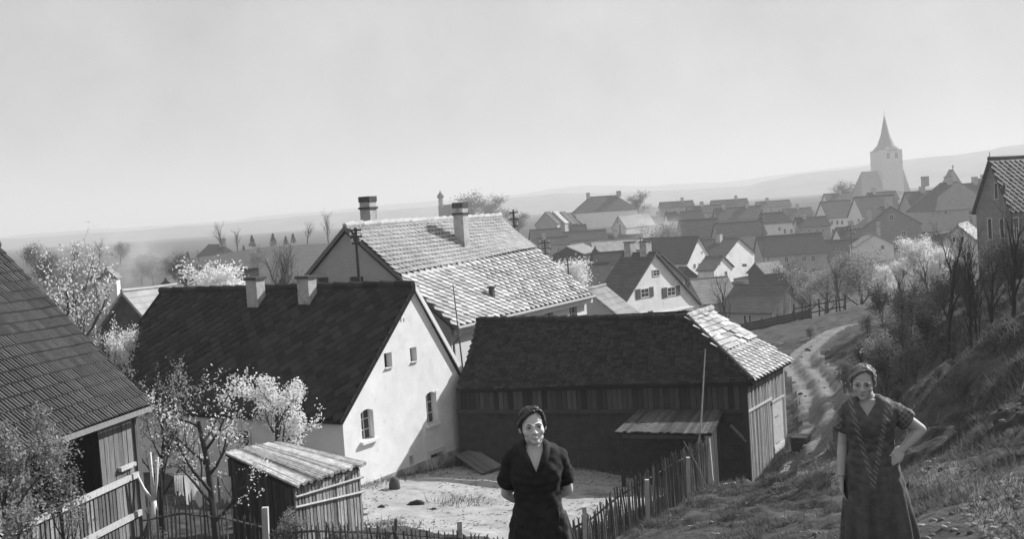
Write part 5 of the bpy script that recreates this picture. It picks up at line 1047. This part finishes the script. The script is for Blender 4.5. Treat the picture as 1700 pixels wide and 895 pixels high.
# ------------------------------------------------------------------ grass blades on the near slope
def grass():
    rg = np.random.default_rng(3); N = 420000
    u = rg.random(N); rr = 5.5*np.exp(u*math.log(60/5.5)); th = np.radians(rg.uniform(-3, 27, N)); x, y = rr*np.sin(th), rr*np.cos(th); z, c = surf(x, y); dn = vnoise(x*.7, y*.7)+vnoise(x*2.2, y*2.2)*.7
    k = ((c == 0) & (dn > .10)) | ((c == 3) & (rg.random(N) < .25)); ok = k & (z > -9.3); x, y, z, rr, dn = x[ok], y[ok], z[ok], rr[ok], dn[ok]
    q = prj(np.stack([x, y, z], 1)); v = (q[:, 0] > -60) & (q[:, 0] < 1800) & (q[:, 1] < 1000); x, y, z, rr, dn = x[v], y[v], z[v], rr[v], dn[v]; n = len(x)
    h = rg.uniform(.03, .10, n)*(1+np.clip(dn, 0, 1))*(.8+rr/50); w = .003+rr*.00032; a = rg.uniform(0, 6.28, n); ln = rg.normal(0, .6, (n, 2))*h[:, None]+np.array([-.3, .0])*h[:, None]
    b = np.stack([x, y, z-.01], 1); d = np.stack([np.cos(a)*w, np.sin(a)*w, 0*a], 1); tip = b+np.stack([ln[:, 0], ln[:, 1], h], 1)
    V = np.stack([b-d, b+d, tip], 1).reshape(-1, 3)
    h = h*np.where(rg.random(n) < .03, 2.6, 1.0); tip = b+np.stack([ln[:, 0], ln[:, 1], h], 1); V = np.stack([b-d, b+d, tip], 1).reshape(-1, 3)
    o = bpy.data.objects.new('grass', fast_mesh('grass', V, np.arange(3*n).reshape(-1, 3), mat('dry_grass', .135, var=.6, scale=2, piece=.45, trans=.3))); COL.objects.link(o)
    tag(o, 'short dry grass tufts over the near slope and bank', 'grass', None, 'stuff')
grass()
def weeds():
    rg = np.random.default_rng(8); P = []
    segs = [(WH['EL'], WH['ER'], .35, 900), (DB['f0'], DB['f1'], .4, 1100), (DB['f1'], DB['f3'], .5, 1400)]
    for a_, b_, sp, k in segs:
        nrm = np.array([unit(b_-a_)[1], -unit(b_-a_)[0], 0]); t_ = rg.random(k); q = a_[None]+(b_-a_)[None]*t_[:, None]+nrm[None]*np.abs(rg.normal(0, sp, k))[:, None]; P.append(q)
    for c_ in ((520, 880, 27.2), (600, 884, 27.4), (700, 890, 27.6), (800, 896, 28), (1000, 880, 29.6), (1060, 868, 31.2), (1120, 838, 33), (1165, 815, 35), (1205, 815, 36), (1235, 806, 37), (560, 868, 31.5), (330, 860, 29), (290, 850, 29.5), (650, 870, 32), (760, 845, 36)):
        c = PD(*c_); P.append(c[None]+rg.normal(0, .45, (260, 3)))
    P = np.concatenate(P); n = len(P); z, c = surf(P[:, 0], P[:, 1]); b = np.stack([P[:, 0], P[:, 1], z-.01], 1); h = rg.gamma(2.0, .055, n)+.03; a = rg.uniform(0, 6.28, n); w = .012
    d = np.stack([np.cos(a)*w, np.sin(a)*w, 0*a], 1); tip = b+np.stack([rg.normal(0, .5, n)*h, rg.normal(0, .5, n)*h, h], 1)
    o = bpy.data.objects.new('weeds', fast_mesh('weeds', np.stack([b-d, b+d, tip], 1).reshape(-1, 3), np.arange(3*n).reshape(-1, 3), mat('weed', .12, var=.6, scale=2, piece=.6, trans=.3))); COL.objects.link(o)
    tag(o, 'ragged weeds along walls, fences and yard edges', 'weeds', None, 'stuff')
    # scattered litter of straw and chips on the yard
    m = 2600; x0, y0 = np.array(YARD).min(0); x1, y1 = np.array(YARD).max(0); x = rg.uniform(x0, x1, m); y = rg.uniform(y0, y1, m); z, c = surf(x, y); k = (c == 1) & (vnoise(x*.8, y*.8) > -.05); x, y, z = x[k], y[k], z[k]; m = len(x); a = rg.uniform(0, 6.28, m); l = rg.uniform(.02, .09, m)
    u = np.stack([np.cos(a)*l, np.sin(a)*l, 0*a], 1); v = np.stack([-np.sin(a), np.cos(a), 0*a], 1)*.018; p = np.stack([x, y, z+.012], 1); top = p+np.array([0, 0, .02])
    V = np.stack([p-u-v, p+u-v, top+v*.2, ], 1).reshape(-1, 3); o = bpy.data.objects.new('straw_litter', fast_mesh('straw_litter', V, np.arange(3*m).reshape(-1, 3), mat('litter', .14, var=.5, piece=.8))); COL.objects.link(o); tag(o, 'straw and chips littering the yard', 'litter', None, 'stuff')
weeds()
def clods():
    rg = np.random.default_rng(12); N = 5200; rr = 7*np.exp(rg.random(N)*math.log(66/7)); th = np.radians(rg.uniform(1, 26, N)); x, y = rr*np.sin(th), rr*np.cos(th); z, c = surf(x, y); k = ((c == 2) | (c == 3) | (vnoise(x*.5+3, y*.5) > .08)) & (c != 1) & (rg.random(N) < .55); x, y, z, rr = x[k], y[k], z[k], rr[k]
    bm = bmesh.new(); bmesh.ops.create_icosphere(bm, subdivisions=1, radius=1); B = np.array([v.co[:] for v in bm.verts]); Fq = np.array([[v.index for v in f_.verts] for f_ in bm.faces]); bm.free(); n = len(x); s = np.minimum(rg.gamma(1.6, .022, n)+.012, .0035*rr)
    V = B[None]*(s[:, None, None])*rg.uniform(.6, 1.3, (n, 1, 3))*np.array([1, 1, .6])*(1+rg.normal(0, .15, (n, len(B), 1)))+np.stack([x, y, z+s*.1], 1)[:, None]
    o = bpy.data.objects.new('clods', fast_mesh('clods', V.reshape(-1, 3), (Fq[None]+(np.arange(n)*len(B))[:, None, None]).reshape(-1, 3), mat('clod_earth', .16, var=.4, piece=.8, scale=6))); COL.objects.link(o); tag(o, 'stones and clods of earth over slope and track', 'stones', None, 'stuff')
clods()

# ------------------------------------------------------------------ haze and smoke
def volume(name, mesh, density, noise, label, col=.80):
    m = bpy.data.materials.new(name); m.use_nodes = True; n = m.node_tree; n.nodes.clear(); out = n.nodes.new('ShaderNodeOutputMaterial'); v = n.nodes.new('ShaderNodeVolumePrincipled')
    v.inputs['Color'].default_value = (col, col, col, 1); v.inputs['Density'].default_value = density; v.inputs['Anisotropy'].default_value = .1; n.links.new(v.outputs[0], out.inputs['Volume'])
    if noise:
        tc = n.nodes.new('ShaderNodeTexCoord'); nz = n.nodes.new('ShaderNodeTexNoise'); nz.inputs['Scale'].default_value = noise; nz.inputs['Detail'].default_value = 4; gr = n.nodes.new('ShaderNodeTexGradient'); gr.gradient_type = 'SPHERICAL'
        n.links.new(tc.outputs['Object'], nz.inputs['Vector']); n.links.new(tc.outputs['Object'], gr.inputs['Vector'])
        m1 = n.nodes.new('ShaderNodeMapRange'); m1.inputs['From Min'].default_value = .38; m1.inputs['From Max'].default_value = .65; n.links.new(nz.outputs['Fac'], m1.inputs['Value'])
        a = n.nodes.new('ShaderNodeMath'); a.operation = 'MULTIPLY'; b = n.nodes.new('ShaderNodeMath'); b.operation = 'MULTIPLY'; b.inputs[1].default_value = density*2
        n.links.new(m1.outputs[0], a.inputs[0]); n.links.new(gr.outputs['Fac'], a.inputs[1]); n.links.new(a.outputs[0], b.inputs[0]); n.links.new(b.outputs[0], v.inputs['Density'])
    mesh.materials.clear(); mesh.materials.append(m); o = bpy.data.objects.new(name, mesh); COL.objects.link(o); tag(o, label, None, None, 'stuff'); return o
HZ = MB().hexa([(-9200, -9200, -22), (9200, -9200, -22), (9200, 9200, -22), (-9200, 9200, -22)], [(-9200, -9200, 130), (9200, -9200, 130), (9200, 9200, 130), (-9200, 9200, 130)])
volume('haze', HZ.mesh('haze', None), .00062, None, 'pale spring haze over the valley')
def smoke(px, py, d, rx, rz, dens, label):
    bm = bmesh.new(); bmesh.ops.create_icosphere(bm, subdivisions=3, radius=1.0); me = bpy.data.meshes.new('smoke'); bm.to_mesh(me); bm.free(); o = volume('smoke', me, dens, 2.4, label, .95); p = PD(px, py, d); o.location = tuple(p); o.scale = (rx, rx, rz)
smoke(222, 440, 110, 4.5, 4.5, .10, 'drifting white smoke over the left orchard'); smoke(1075, 378, 262, 9, 5, .05, 'thin smoke in the middle of the village')

# ------------------------------------------------------------------ the two women
def rot3(ax, a):
    return np.array(Matrix.Rotation(a, 3, ax))
class Body:
    """closed primitives gathered and fused into one continuous skin by voxel remeshing"""
    def __init__(s): s.mb = MB(); s.T = None
    def _p(s, P):
        P = np.atleast_2d(np.asarray(P, float)); return P if s.T is None else (P-s.T[1])@s.T[0].T+s.T[1]+s.T[2]
    def ell(s, c, r_, n=14):
        bm = bmesh.new(); bmesh.ops.create_uvsphere(bm, u_segments=n, v_segments=n//2+2, radius=1)
        P = np.array([v.co[:] for v in bm.verts])*np.array(r_)+np.array(c); fs = [[v.index for v in f.verts] for f in bm.faces]; bm.free(); s.mb.add(s._p(P), fs); return s
    def cap(s, pts, rads, n=12, sq=None):
        pts = [np.asarray(p, float) for p in pts]; rads = list(rads)
        d0, d1 = unit(pts[0]-pts[1]), unit(pts[-1]-pts[-2]); P = [pts[0]+d0*rads[0]*.95, pts[0]+d0*rads[0]*.6]+pts+[pts[-1]+d1*rads[-1]*.6, pts[-1]+d1*rads[-1]*.95]; Rr = [rads[0]*.25, rads[0]*.8]+rads+[rads[-1]*.8, rads[-1]*.25]
        m = MB().tube(P, Rr, n); V = np.array(m.v)
        s.mb.add(s._p(V), m.f); return s
    def loft(s, rings, n=28, pw=2.3):
        V = []; 
        for z, rx, ry, cx, cy_ in rings:
            for k in range(n):
                a = 2*math.pi*k/n; ca, sa = math.cos(a), math.sin(a); V.append((cx+rx*np.sign(ca)*abs(ca)**(2/pw), cy_+ry*np.sign(sa)*abs(sa)**(2/pw), z))
        m = len(rings); fs = [(i*n+k, i*n+(k+1) % n, (i+1)*n+(k+1) % n, (i+1)*n+k) for i in range(m-1) for k in range(n)]+[tuple(reversed(range(n))), tuple((m-1)*n+k for k in range(n))]
        s.mb.add(s._p(V), fs); return s
    def remesh(s, vox, smooth=3, fac=.5):
        me = s.mb.mesh('tmp', None); o = bpy.data.objects.new('tmp', me); COL.objects.link(o)
        bm = bmesh.new(); bm.from_mesh(me); bmesh.ops.recalc_face_normals(bm, faces=bm.faces); bm.to_mesh(me); bm.free()
        r_ = o.modifiers.new('r', 'REMESH'); r_.mode = 'VOXEL'; r_.voxel_size = vox; k = o.modifiers.new('s', 'SMOOTH'); k.iterations = smooth; k.factor = fac
        dg = bpy.context.evaluated_depsgraph_get(); e = o.evaluated_get(dg); m2 = e.to_mesh(); V = np.array([v.co[:] for v in m2.vertices]); Fq = [tuple(p.vertices) for p in m2.polygons]; N = np.array([v.normal[:] for v in m2.vertices]); e.to_mesh_clear(); bpy.data.objects.remove(o)
        return V, Fq, N
def mk(name, V, Fq, m, parent, smooth=True, solid=None, sub=False):
    me = bpy.data.meshes.new(name); me.from_pydata(np.asarray(V).tolist(), [], Fq); me.materials.append(m)
    if smooth: me.polygons.foreach_set('use_smooth', [True]*len(me.polygons))
    me.update(); o = bpy.data.objects.new(name, me); COL.objects.link(o); o.parent = parent
    if solid: q = o.modifiers.new('s', 'SOLIDIFY'); q.thickness = solid; q.offset = 1
    return o
def hand(B, wrist, d, palm_n, side, curl=.5, L=.17):
    d, pn = unit(d), unit(palm_n); pn = unit(pn-d*(pn@d)); sd = np.cross(d, pn)*side; w = np.asarray(wrist, float)
    for k in range(4): B.cap([w+sd*(.012*(k-1.5)*1.2), w+d*.085+sd*.021*(k-1.5)], [.017, .0135], 8)
    for k, fl in enumerate((.070, .082, .076, .058)):
        p = w+d*.085+sd*.021*(k-1.5); q = p+(d*math.cos(curl*.5)+pn*math.sin(curl*.5))*fl*.45; r_ = q+(d*math.cos(curl*1.2)+pn*math.sin(curl*1.2))*fl*.3; e = r_+(d*math.cos(curl*1.8)+pn*math.sin(curl*1.8))*fl*.25
        B.cap([p, q, r_, e], [.0105, .0095, .0088, .0075], 8)
    p = w+d*.02-sd*.03; B.cap([p, p+unit(d*.7-sd*.6+pn*.35)*.035, p+unit(d*.85-sd*.35+pn*.5)*.065, p+unit(d*.92-sd*.2+pn*.55)*.085], [.0135, .012, .0105, .008], 8)
def head(B, piv, R_, dlt):
    """face looks along -y; neutral head spans z 1.405..1.63"""
    B.T = (R_, np.array(piv), np.array(dlt))
    B.ell((0, .018, 1.543), (.074, .094, .085)).ell((0, -.012, 1.505), (.067, .075, .075)).ell((0, -.034, 1.468), (.052, .054, .058)).ell((0, -.068, 1.430), (.026, .022, .021))
    for sx in (-1, 1):
        B.ell((sx*.037, -.050, 1.486), (.027, .028, .026)).ell((sx*.040, -.018, 1.452), (.017, .036, .026)).ell((sx*.076, .012, 1.508), (.010, .020, .031))
        B.ell((sx*.030, -.0785, 1.531), (.027, .013, .0085)).ell((sx*.031, -.072, 1.515), (.017, .011, .010))
    B.cap([(0, -.085, 1.525), (0, -.100, 1.500), (0, -.108, 1.487)], [.009, .0105, .0125], 8)
    for sx in (-1, 1): B.ell((sx*.013, -.094, 1.484), (.009, .011, .008))
    B.ell((0, -.0815, 1.4585), (.023, .013, .0055)).ell((0, -.080, 1.4485), (.020, .013, .006))
    B.T = None
def woman(name, loc, yaw, label, torso, arms, headrot, headshift, skin, dress, hair, neck_v, skirt, sleeves, band=None, smile=False, part_x=.025):
    t = thing(name, loc, label, 'person'); t.rotation_euler = (0, 0, yaw)
    torso = [(z_, rx*.90, ry*.95, cx, cy_) for z_, rx, ry, cx, cy_ in torso]; skirt = [(z_, rx*.92, ry*.95, cx, cy_) for z_, rx, ry, cx, cy_ in skirt]
    B = Body(); B.loft(torso)
    for sx in (-1, 1):
        B.cap([(sx*.09, 0, .86), (sx*.092, -.012, .48), (sx*.092, .025, .09)], [.085, .056, .038], 12); B.cap([(sx*.092, .03, .045), (sx*.10, -.07, .03), (sx*.105, -.12, .025)], [.042, .038, .028], 10)
    hs = np.array(headshift); B.cap([(0, .02, 1.36), (hs[0]*.5, .008, 1.42), (hs[0], -.002+hs[1], 1.47)], [.06, .051, .05], 14)
    for a in arms:
        sh, el, wr = (np.array(q, float) for q in a[:3]); B.cap([sh, lerp(sh, el, .35), lerp(sh, el, .75), el], [.045, .045, .041, .036], 12); B.cap([el, lerp(el, wr, .3), wr], [.036, .038, .025], 12); hand(B, wr, a[3], a[4], a[5], a[6])
    Rm = rot3('Z', headrot[0])@rot3('Y', headrot[1])@rot3('X', headrot[2]); piv = np.array([0, .01, 1.44]); head(B, piv, Rm, hs)
    V, Fq, N = B.remesh(.0045, 6, .5); mk('body', V, Fq, skin, t)
    HT = lambda P: (np.atleast_2d(P)-piv)@Rm.T+piv+hs
    # eyes, brows, mouth
    m_eye = mat('eye_dark', .015, rough=.2, spec=.5); m_ew = mat('eye_white', .5, rough=.3)
    def blob(nm, c, r_, m, par=t, n=10):
        b = Body(); b.ell((0, 0, 0), (1, 1, 1), n); P = np.array(b.mb.v)*np.array(r_)+np.array(c); return mk(nm, HT(P), [tuple(f) for f in b.mb.f], m, par)
    for sx in (-1, 1):
        e = blob('eye', (sx*.031, -.0795, 1.516), (.0125, .006, .0052), m_ew); blob('iris', (sx*.031+.001, -.0845, 1.5155), (.0055, .003, .005), m_eye, e)
        b = MB().tube([(sx*.012, -.089, 1.534), (sx*.03, -.091, 1.5385), (sx*.048, -.079, 1.533)], [.003, .0042, .002], 6); mk('eyebrow', HT(np.array(b.v)), b.f, hair, t)
        b = MB().tube([(sx*.017, -.0815, 1.518), (sx*.031, -.0865, 1.5225), (sx*.046, -.0775, 1.518)], [.0015, .0024, .0015], 6); mk('eyelash', HT(np.array(b.v)), b.f, m_eye, t)
    mth = MB(); wd = .027 if smile else .020; up_ = .007 if smile else -.001
    mth.tube([(-wd, -.0745, 1.4545+up_), (-wd*.5, -.0905, 1.4545+up_*.2), (0, -.0945, 1.4535), (wd*.5, -.0905, 1.4545+up_*.2), (wd, -.0745, 1.4545+up_)], [.0012, .0034 if smile else .0022, .0042 if smile else .0024, .0034 if smile else .0022, .0012], 6); mo = mk('mouth', HT(np.array(mth.v)), mth.f, mat('lip_dark', .05), t)
    if smile:
        b = MB().tube([(-.016, -.0905, 1.4572), (0, -.0975, 1.4548), (.016, -.0905, 1.4572)], [.0022, .003, .0022], 6); mk('teeth', HT(np.array(b.v)), b.f, mat('teeth', .7, rough=.3), mo)
    # hair: a parted cap with a low knot
    b = Body(); b.ell((0, .033, 1.5475), (.0792, .0965, .0862), 28).ell((.0, .06, 1.505), (.073, .06, .06)).ell((0, .105, 1.452), (.042, .03, .032))
    for sx in (-1, 1): b.ell((sx*.070, .022, 1.530), (.016, .05, .042))
    for k in range(9):      # combed strands from the parting over the temples
        f_ = k/8; px_ = part_x
        for sx in (-1, 1):
            e = sx*.080; b.cap([(px_+sx*.004, -.050+.12*f_, 1.615+.018*math.sin(f_*math.pi)), (px_+(e-px_)*.45, -.052+.13*f_, 1.604+.016*math.sin(f_*math.pi)), (px_+(e-px_)*.85, -.035+.115*f_, 1.572), (e, -.018+.10*f_, 1.530)], [.004, .005, .0055, .005], 7)
    b.cap([(part_x, -.052, 1.614), (part_x-.045, -.060, 1.604), (-.060, -.048, 1.577), (-.074, -.014, 1.535)], [.006, .009, .010, .009], 10); b.cap([(part_x, -.050, 1.614), (part_x+.03, -.044, 1.604), (.072, -.012, 1.562), (.077, .01, 1.53)], [.005, .007, .008, .008], 10)
    Vh, Fh, Nh = b.remesh(.005, 4, .5); wv = np.sin((Vh[:, 2]*1.0+np.abs(Vh[:, 0])*.7+Vh[:, 1]*.5)*140)*.0022+.0032*np.sin(Vh[:, 2]*95+np.abs(Vh[:, 0]-part_x)*60+2*np.sin(Vh[:, 1]*40))+np.sin(np.arctan2(Vh[:, 0], Vh[:, 2]-1.5)*38+Vh[:, 1]*40)*.0010; Vh = Vh+Nh*wv[:, None]
    def bare(c): return c[1] < -.03 and c[2] < 1.548
    mk('hair', HT(Vh), [q for q in Fh if not bare(Vh[list(q)].mean(0))], hair, t, solid=.002); random.seed(int(part_x*1000)+5); st = MB()
    for k in range(60):      # loose strands
        a = random.uniform(-2.2, 2.2); e = random.uniform(.1, 1.35); d_ = np.array([math.sin(a)*math.cos(e), math.cos(a)*math.cos(e), math.sin(e)]); c0 = np.array([0, .033, 1.5475]); p0 = c0+d_*np.array([.080, .097, .087]); tv = unit(np.cross(d_, np.array([.3*random.gauss(0, 1), 1, .2])))*random.choice((-1, 1))
        st.tube([p0-tv*.03-d_*.004, p0+d_*.003, p0+tv*.03+d_*random.uniform(-.004, .004)], [.0008, .0012, .0005], 4)
    mk('loose_hair', HT(np.array(st.v)), st.f, hair, t)
    # dress
    D = Body(); tr = [(z, rx+.018, ry+.020, cx, cy_) for z, rx, ry, cx, cy_ in torso if z > 1.0 and rx > .09]; D.loft(list(skirt)+tr+[(1.415, .085, .065, 0, .015)])
    for a, (f_, r0_, r1_) in zip(arms, sleeves):
        sh, el = np.array(a[0], float), np.array(a[1], float); D.cap([sh+np.array([0, 0, -.005]), lerp(sh, el, f_*.5), lerp(sh, el, f_)], [r0_, (r0_+r1_)/2, r1_], 16)
    V, Fq, N = D.remesh(.0075, 4, .5); th = np.arctan2(V[:, 1], V[:, 0]); low = np.clip((1.02-V[:, 2])/.5, 0, 1)
    nzf = lambda P, f_: np.sin(P[:, 0]*f_*1.3+P[:, 2]*f_*.45+1.7)*np.sin(P[:, 1]*f_+P[:, 2]*f_*.6)+.6*np.sin(P[:, 0]*f_*2.1-P[:, 2]*f_*1.1)
    V = V+N*(low*(.016*np.sin(th*9+np.sin(V[:, 2]*5)*.8)+.008*np.sin(th*17+2)))[:, None]+N*((1-low)*.0042*nzf(V, 34)+(1-low)*.003*nzf(V[:, [2, 0, 1]], 55))[:, None]
    vz, vw, vtop = neck_v; ctr = lambda q: V[list(q)].mean(0); keep = []
    for q in Fq:
        c = ctr(q); half = vw*max(0, (c[2]-vz))/(vtop-vz) if c[2] < vtop else vw
        if c[1] < .02 and c[2] > vz and abs(c[0]-hs[0]*.4) < half: continue
        if c[2] > 1.418: continue
        cut = False
        for a, (f_, r0_, r1_) in zip(arms, sleeves):     # open cuffs
            sh, el = np.array(a[0], float), np.array(a[1], float); ax = unit(el-sh); tt = (c-sh)@ax
            if tt > np.linalg.norm(el-sh)*f_+.008 and np.linalg.norm(c-sh-ax*tt) < r1_*1.25 and abs(c[0]) > .15: cut = True
        if not cut and c[2] > .285: keep.append(q)
    cnt = {}
    for q in keep:
        for i in range(len(q)): e = tuple(sorted((q[i], q[(i+1) % len(q)]))); cnt[e] = cnt.get(e, 0)+1
    for i in {k for e, c in cnt.items() if c == 1 for k in e}:      # clean neckline
        if V[i, 1] < .02 and vz-.012 < V[i, 2] < vtop:
            half = vw*max(0, V[i, 2]-vz)/(vtop-vz); dxx = V[i, 0]-hs[0]*.4; V[i, 0] = hs[0]*.4+math.copysign(max(half, .001), dxx)
    dr = mk('dress', V, keep, dress, t, solid=.004)
    return t, dr, HT
def gstand(px, d, head_py): p = PD(px, head_py, d); return p[0], p[1], p[2]-1.63
m_skin1 = mat('skin', .62, rough=.6, var=.06, scale=14, spec=.3); m_hair1 = mat('dark_hair', .045, rough=.55, var=.5, scale=70, stretch=(1, 1, .2), spec=.25); m_hair2 = mat('fair_hair', .17, rough=.55, var=.5, scale=70, stretch=(1, 1, .2), spec=.25)
m_dr1 = mat('dark_cotton', .028, var=.3, scale=10, bump=.15, bscale=40)
T1 = [(.78, .165, .115, 0, .01), (.90, .172, .125, 0, .01), (.98, .150, .112, 0, .005), (1.05, .132, .10, 0, 0), (1.13, .137, .105, 0, -.005), (1.21, .152, .122, 0, -.012), (1.27, .160, .118, 0, -.008), (1.33, .163, .095, 0, .005), (1.375, .135, .075, 0, .012), (1.40, .085, .06, 0, .014)]
x, y, z = gstand(883, 6.95, 677)
SK1 = [(.28, .255, .21, 0, .02), (.5, .235, .19, 0, .02), (.75, .212, .165, 0, .015), (.90, .194, .15, 0, .012), (.99, .168, .132, 0, .006)]
W1, DR1, HT1 = woman('person', (x, y, z), .0, 'smiling woman in dark short-sleeved dress, arms behind her back', T1,
    [((-.138, .01, 1.322), (-.190, .10, 1.09), (-.07, .155, 1.0), (.9, .2, -.25), (0, .9, .2), 1, .7), ((.138, .01, 1.322), (.190, .10, 1.09), (.07, .165, 1.03), (-.9, .2, -.25), (0, .9, .2), -1, .7)],
    (.10, -.06, -.06), (0, -.012, 0), m_skin1, m_dr1, m_hair1, (1.262, .052, 1.385), SK1, [(.70, .060, .067), (.70, .060, .067)], smile=True)
# collar lapels
mb = MB()
for sx in (-1, 1):
    pts = [(sx*.062, .02, 1.425), (sx*.064, -.055, 1.402), (sx*.048, -.105, 1.345), (sx*.012, -.143, 1.262)]; wd = [.02, .036, .036, .012]; V = []
    for (p, w_) in zip(pts, wd): p = np.array(p); V += [p+np.array([-sx*.006, -.006, .006]), p+np.array([sx*w_, -.004+.012*(w_ > .03), -.004])]
    q = [(2*i, 2*i+1, 2*i+3, 2*i+2) for i in range(3)]; o = mk('collar', V, q, mat('collar_cloth', .035, var=.3, scale=20), W1, True, solid=.006)
V = []; nx, nz_ = 8, 12        # cloth apron corner blown out at her hip
for j in range(nz_+1):
    for i in range(nx+1): f_, h_ = i/nx, j/nz_; V.append((.12+f_*(.05+.16*h_), -.10+.10*f_-.02*h_+.012*math.sin(f_*9+h_*2), 1.03-.62*h_-.05*f_))
mk('apron', V, [(j*(nx+1)+i, j*(nx+1)+i+1, (j+1)*(nx+1)+i+1, (j+1)*(nx+1)+i) for j in range(nz_) for i in range(nx)], mat('apron_cloth', .06, var=.3, scale=10), W1, True, solid=.004)
x, y, z = gstand(1440, 7.7, 606)
def band_mat():
    m = mat('banded_cotton', .10, var=.35, scale=12, bump=.15, bscale=40); n = m.node_tree; N = n.nodes.new; L = n.links.new; b = next(q for q in n.nodes if q.type == 'BSDF_PRINCIPLED'); src = b.inputs['Base Color'].links[0].from_socket
    tc = N('ShaderNodeTexCoord'); sp = N('ShaderNodeSeparateXYZ'); L(tc.outputs['Object'], sp.inputs[0])
    def M_(op, a, c=None):
        k = N('ShaderNodeMath'); k.operation = op
        for i, q in enumerate((a, c)):
            if q is None: continue
            if isinstance(q, (int, float)): k.inputs[i].default_value = q
            else: L(q, k.inputs[i])
        return k.outputs[0]
    X, Y, Z = sp.outputs
    line = M_('ADD', .035, M_('MULTIPLY', M_('SUBTRACT', Z, 1.0), .22)); dist = M_('ABSOLUTE', M_('SUBTRACT', M_('ABSOLUTE', X), line)); inb = M_('LESS_THAN', dist, .016); front = M_('LESS_THAN', Y, .02); hi = M_('GREATER_THAN', Z, .82)
    ch = M_('GREATER_THAN', M_('FRACT', M_('ADD', M_('MULTIPLY', Z, 26.0), M_('MULTIPLY', X, 30.0))), .45); slv = M_('MULTIPLY', M_('GREATER_THAN', M_('ABSOLUTE', X), .185), M_('GREATER_THAN', Z, 1.2)); ch2 = M_('GREATER_THAN', M_('FRACT', M_('ADD', M_('MULTIPLY', Z, 24.0), M_('MULTIPLY', X, 24.0))), .72)
    ch3 = M_('GREATER_THAN', M_('FRACT', M_('SUBTRACT', M_('MULTIPLY', Z, 24.0), M_('MULTIPLY', X, 24.0))), .72); fac = M_('MAXIMUM', M_('MULTIPLY', M_('MULTIPLY', inb, front), M_('MULTIPLY', ch, hi)), M_('MULTIPLY', slv, M_('MAXIMUM', ch2, ch3)))
    mx = N('ShaderNodeMix'); mx.data_type = 'RGBA'; L(M_('MULTIPLY', fac, .8), mx.inputs[0]); L(src, mx.inputs[6]); mx.inputs[7].default_value = (.22, .22, .22, 1); L(mx.outputs[2], b.inputs['Base Color']); return m
T2 = [(.78, .17, .12, 0, .01), (.90, .178, .13, 0, .01), (.98, .158, .118, 0, .005), (1.06, .142, .108, 0, 0), (1.14, .146, .115, 0, -.005), (1.21, .160, .13, 0, -.012), (1.27, .166, .124, 0, -.008), (1.33, .168, .098, 0, .005), (1.375, .14, .078, 0, .012), (1.40, .088, .062, 0, .014)]
SK2 = [(.28, .275, .22, .03, .02), (.5, .255, .20, .03, .02), (.72, .222, .175, .015, .015), (.88, .196, .155, .005, .012), (1.0, .178, .142, 0, .006)]
W2, DR2, HT2 = woman('person', (x, y, z), -.30, 'woman in a loose patterned dress, one hand on her hip', T2,
    [((-.138, .01, 1.322), (-.185, .05, 1.08), (-.205, -.02, .865), (0.02, -.10, -1), (.9, 0, 0), 1, .35), ((.138, .01, 1.322), (.325, .085, 1.170), (.185, -.01, 1.045), (-.45, -.75, -.35), (-.5, .6, -.2), -1, .9)],
    (-.05, .02, .10), (-.035, -.02, 0), mat('skin_shaded', .46, rough=.6, var=.06, scale=14, spec=.3), band_mat(), m_hair2, (1.30, .055, 1.385), SK2, [(.55, .061, .069), (.50, .061, .071)])  # darker skin: the shade on her face is put into the colour
b = MB(); b.tube([np.array([-.205, -.02, .885])+.031*np.array([math.cos(a), math.sin(a), .08*math.sin(a)]) for a in np.linspace(0, 2*math.pi, 15)], [.004]*15, 6); mk('bracelet', np.array(b.v), b.f, m_metal, W2)
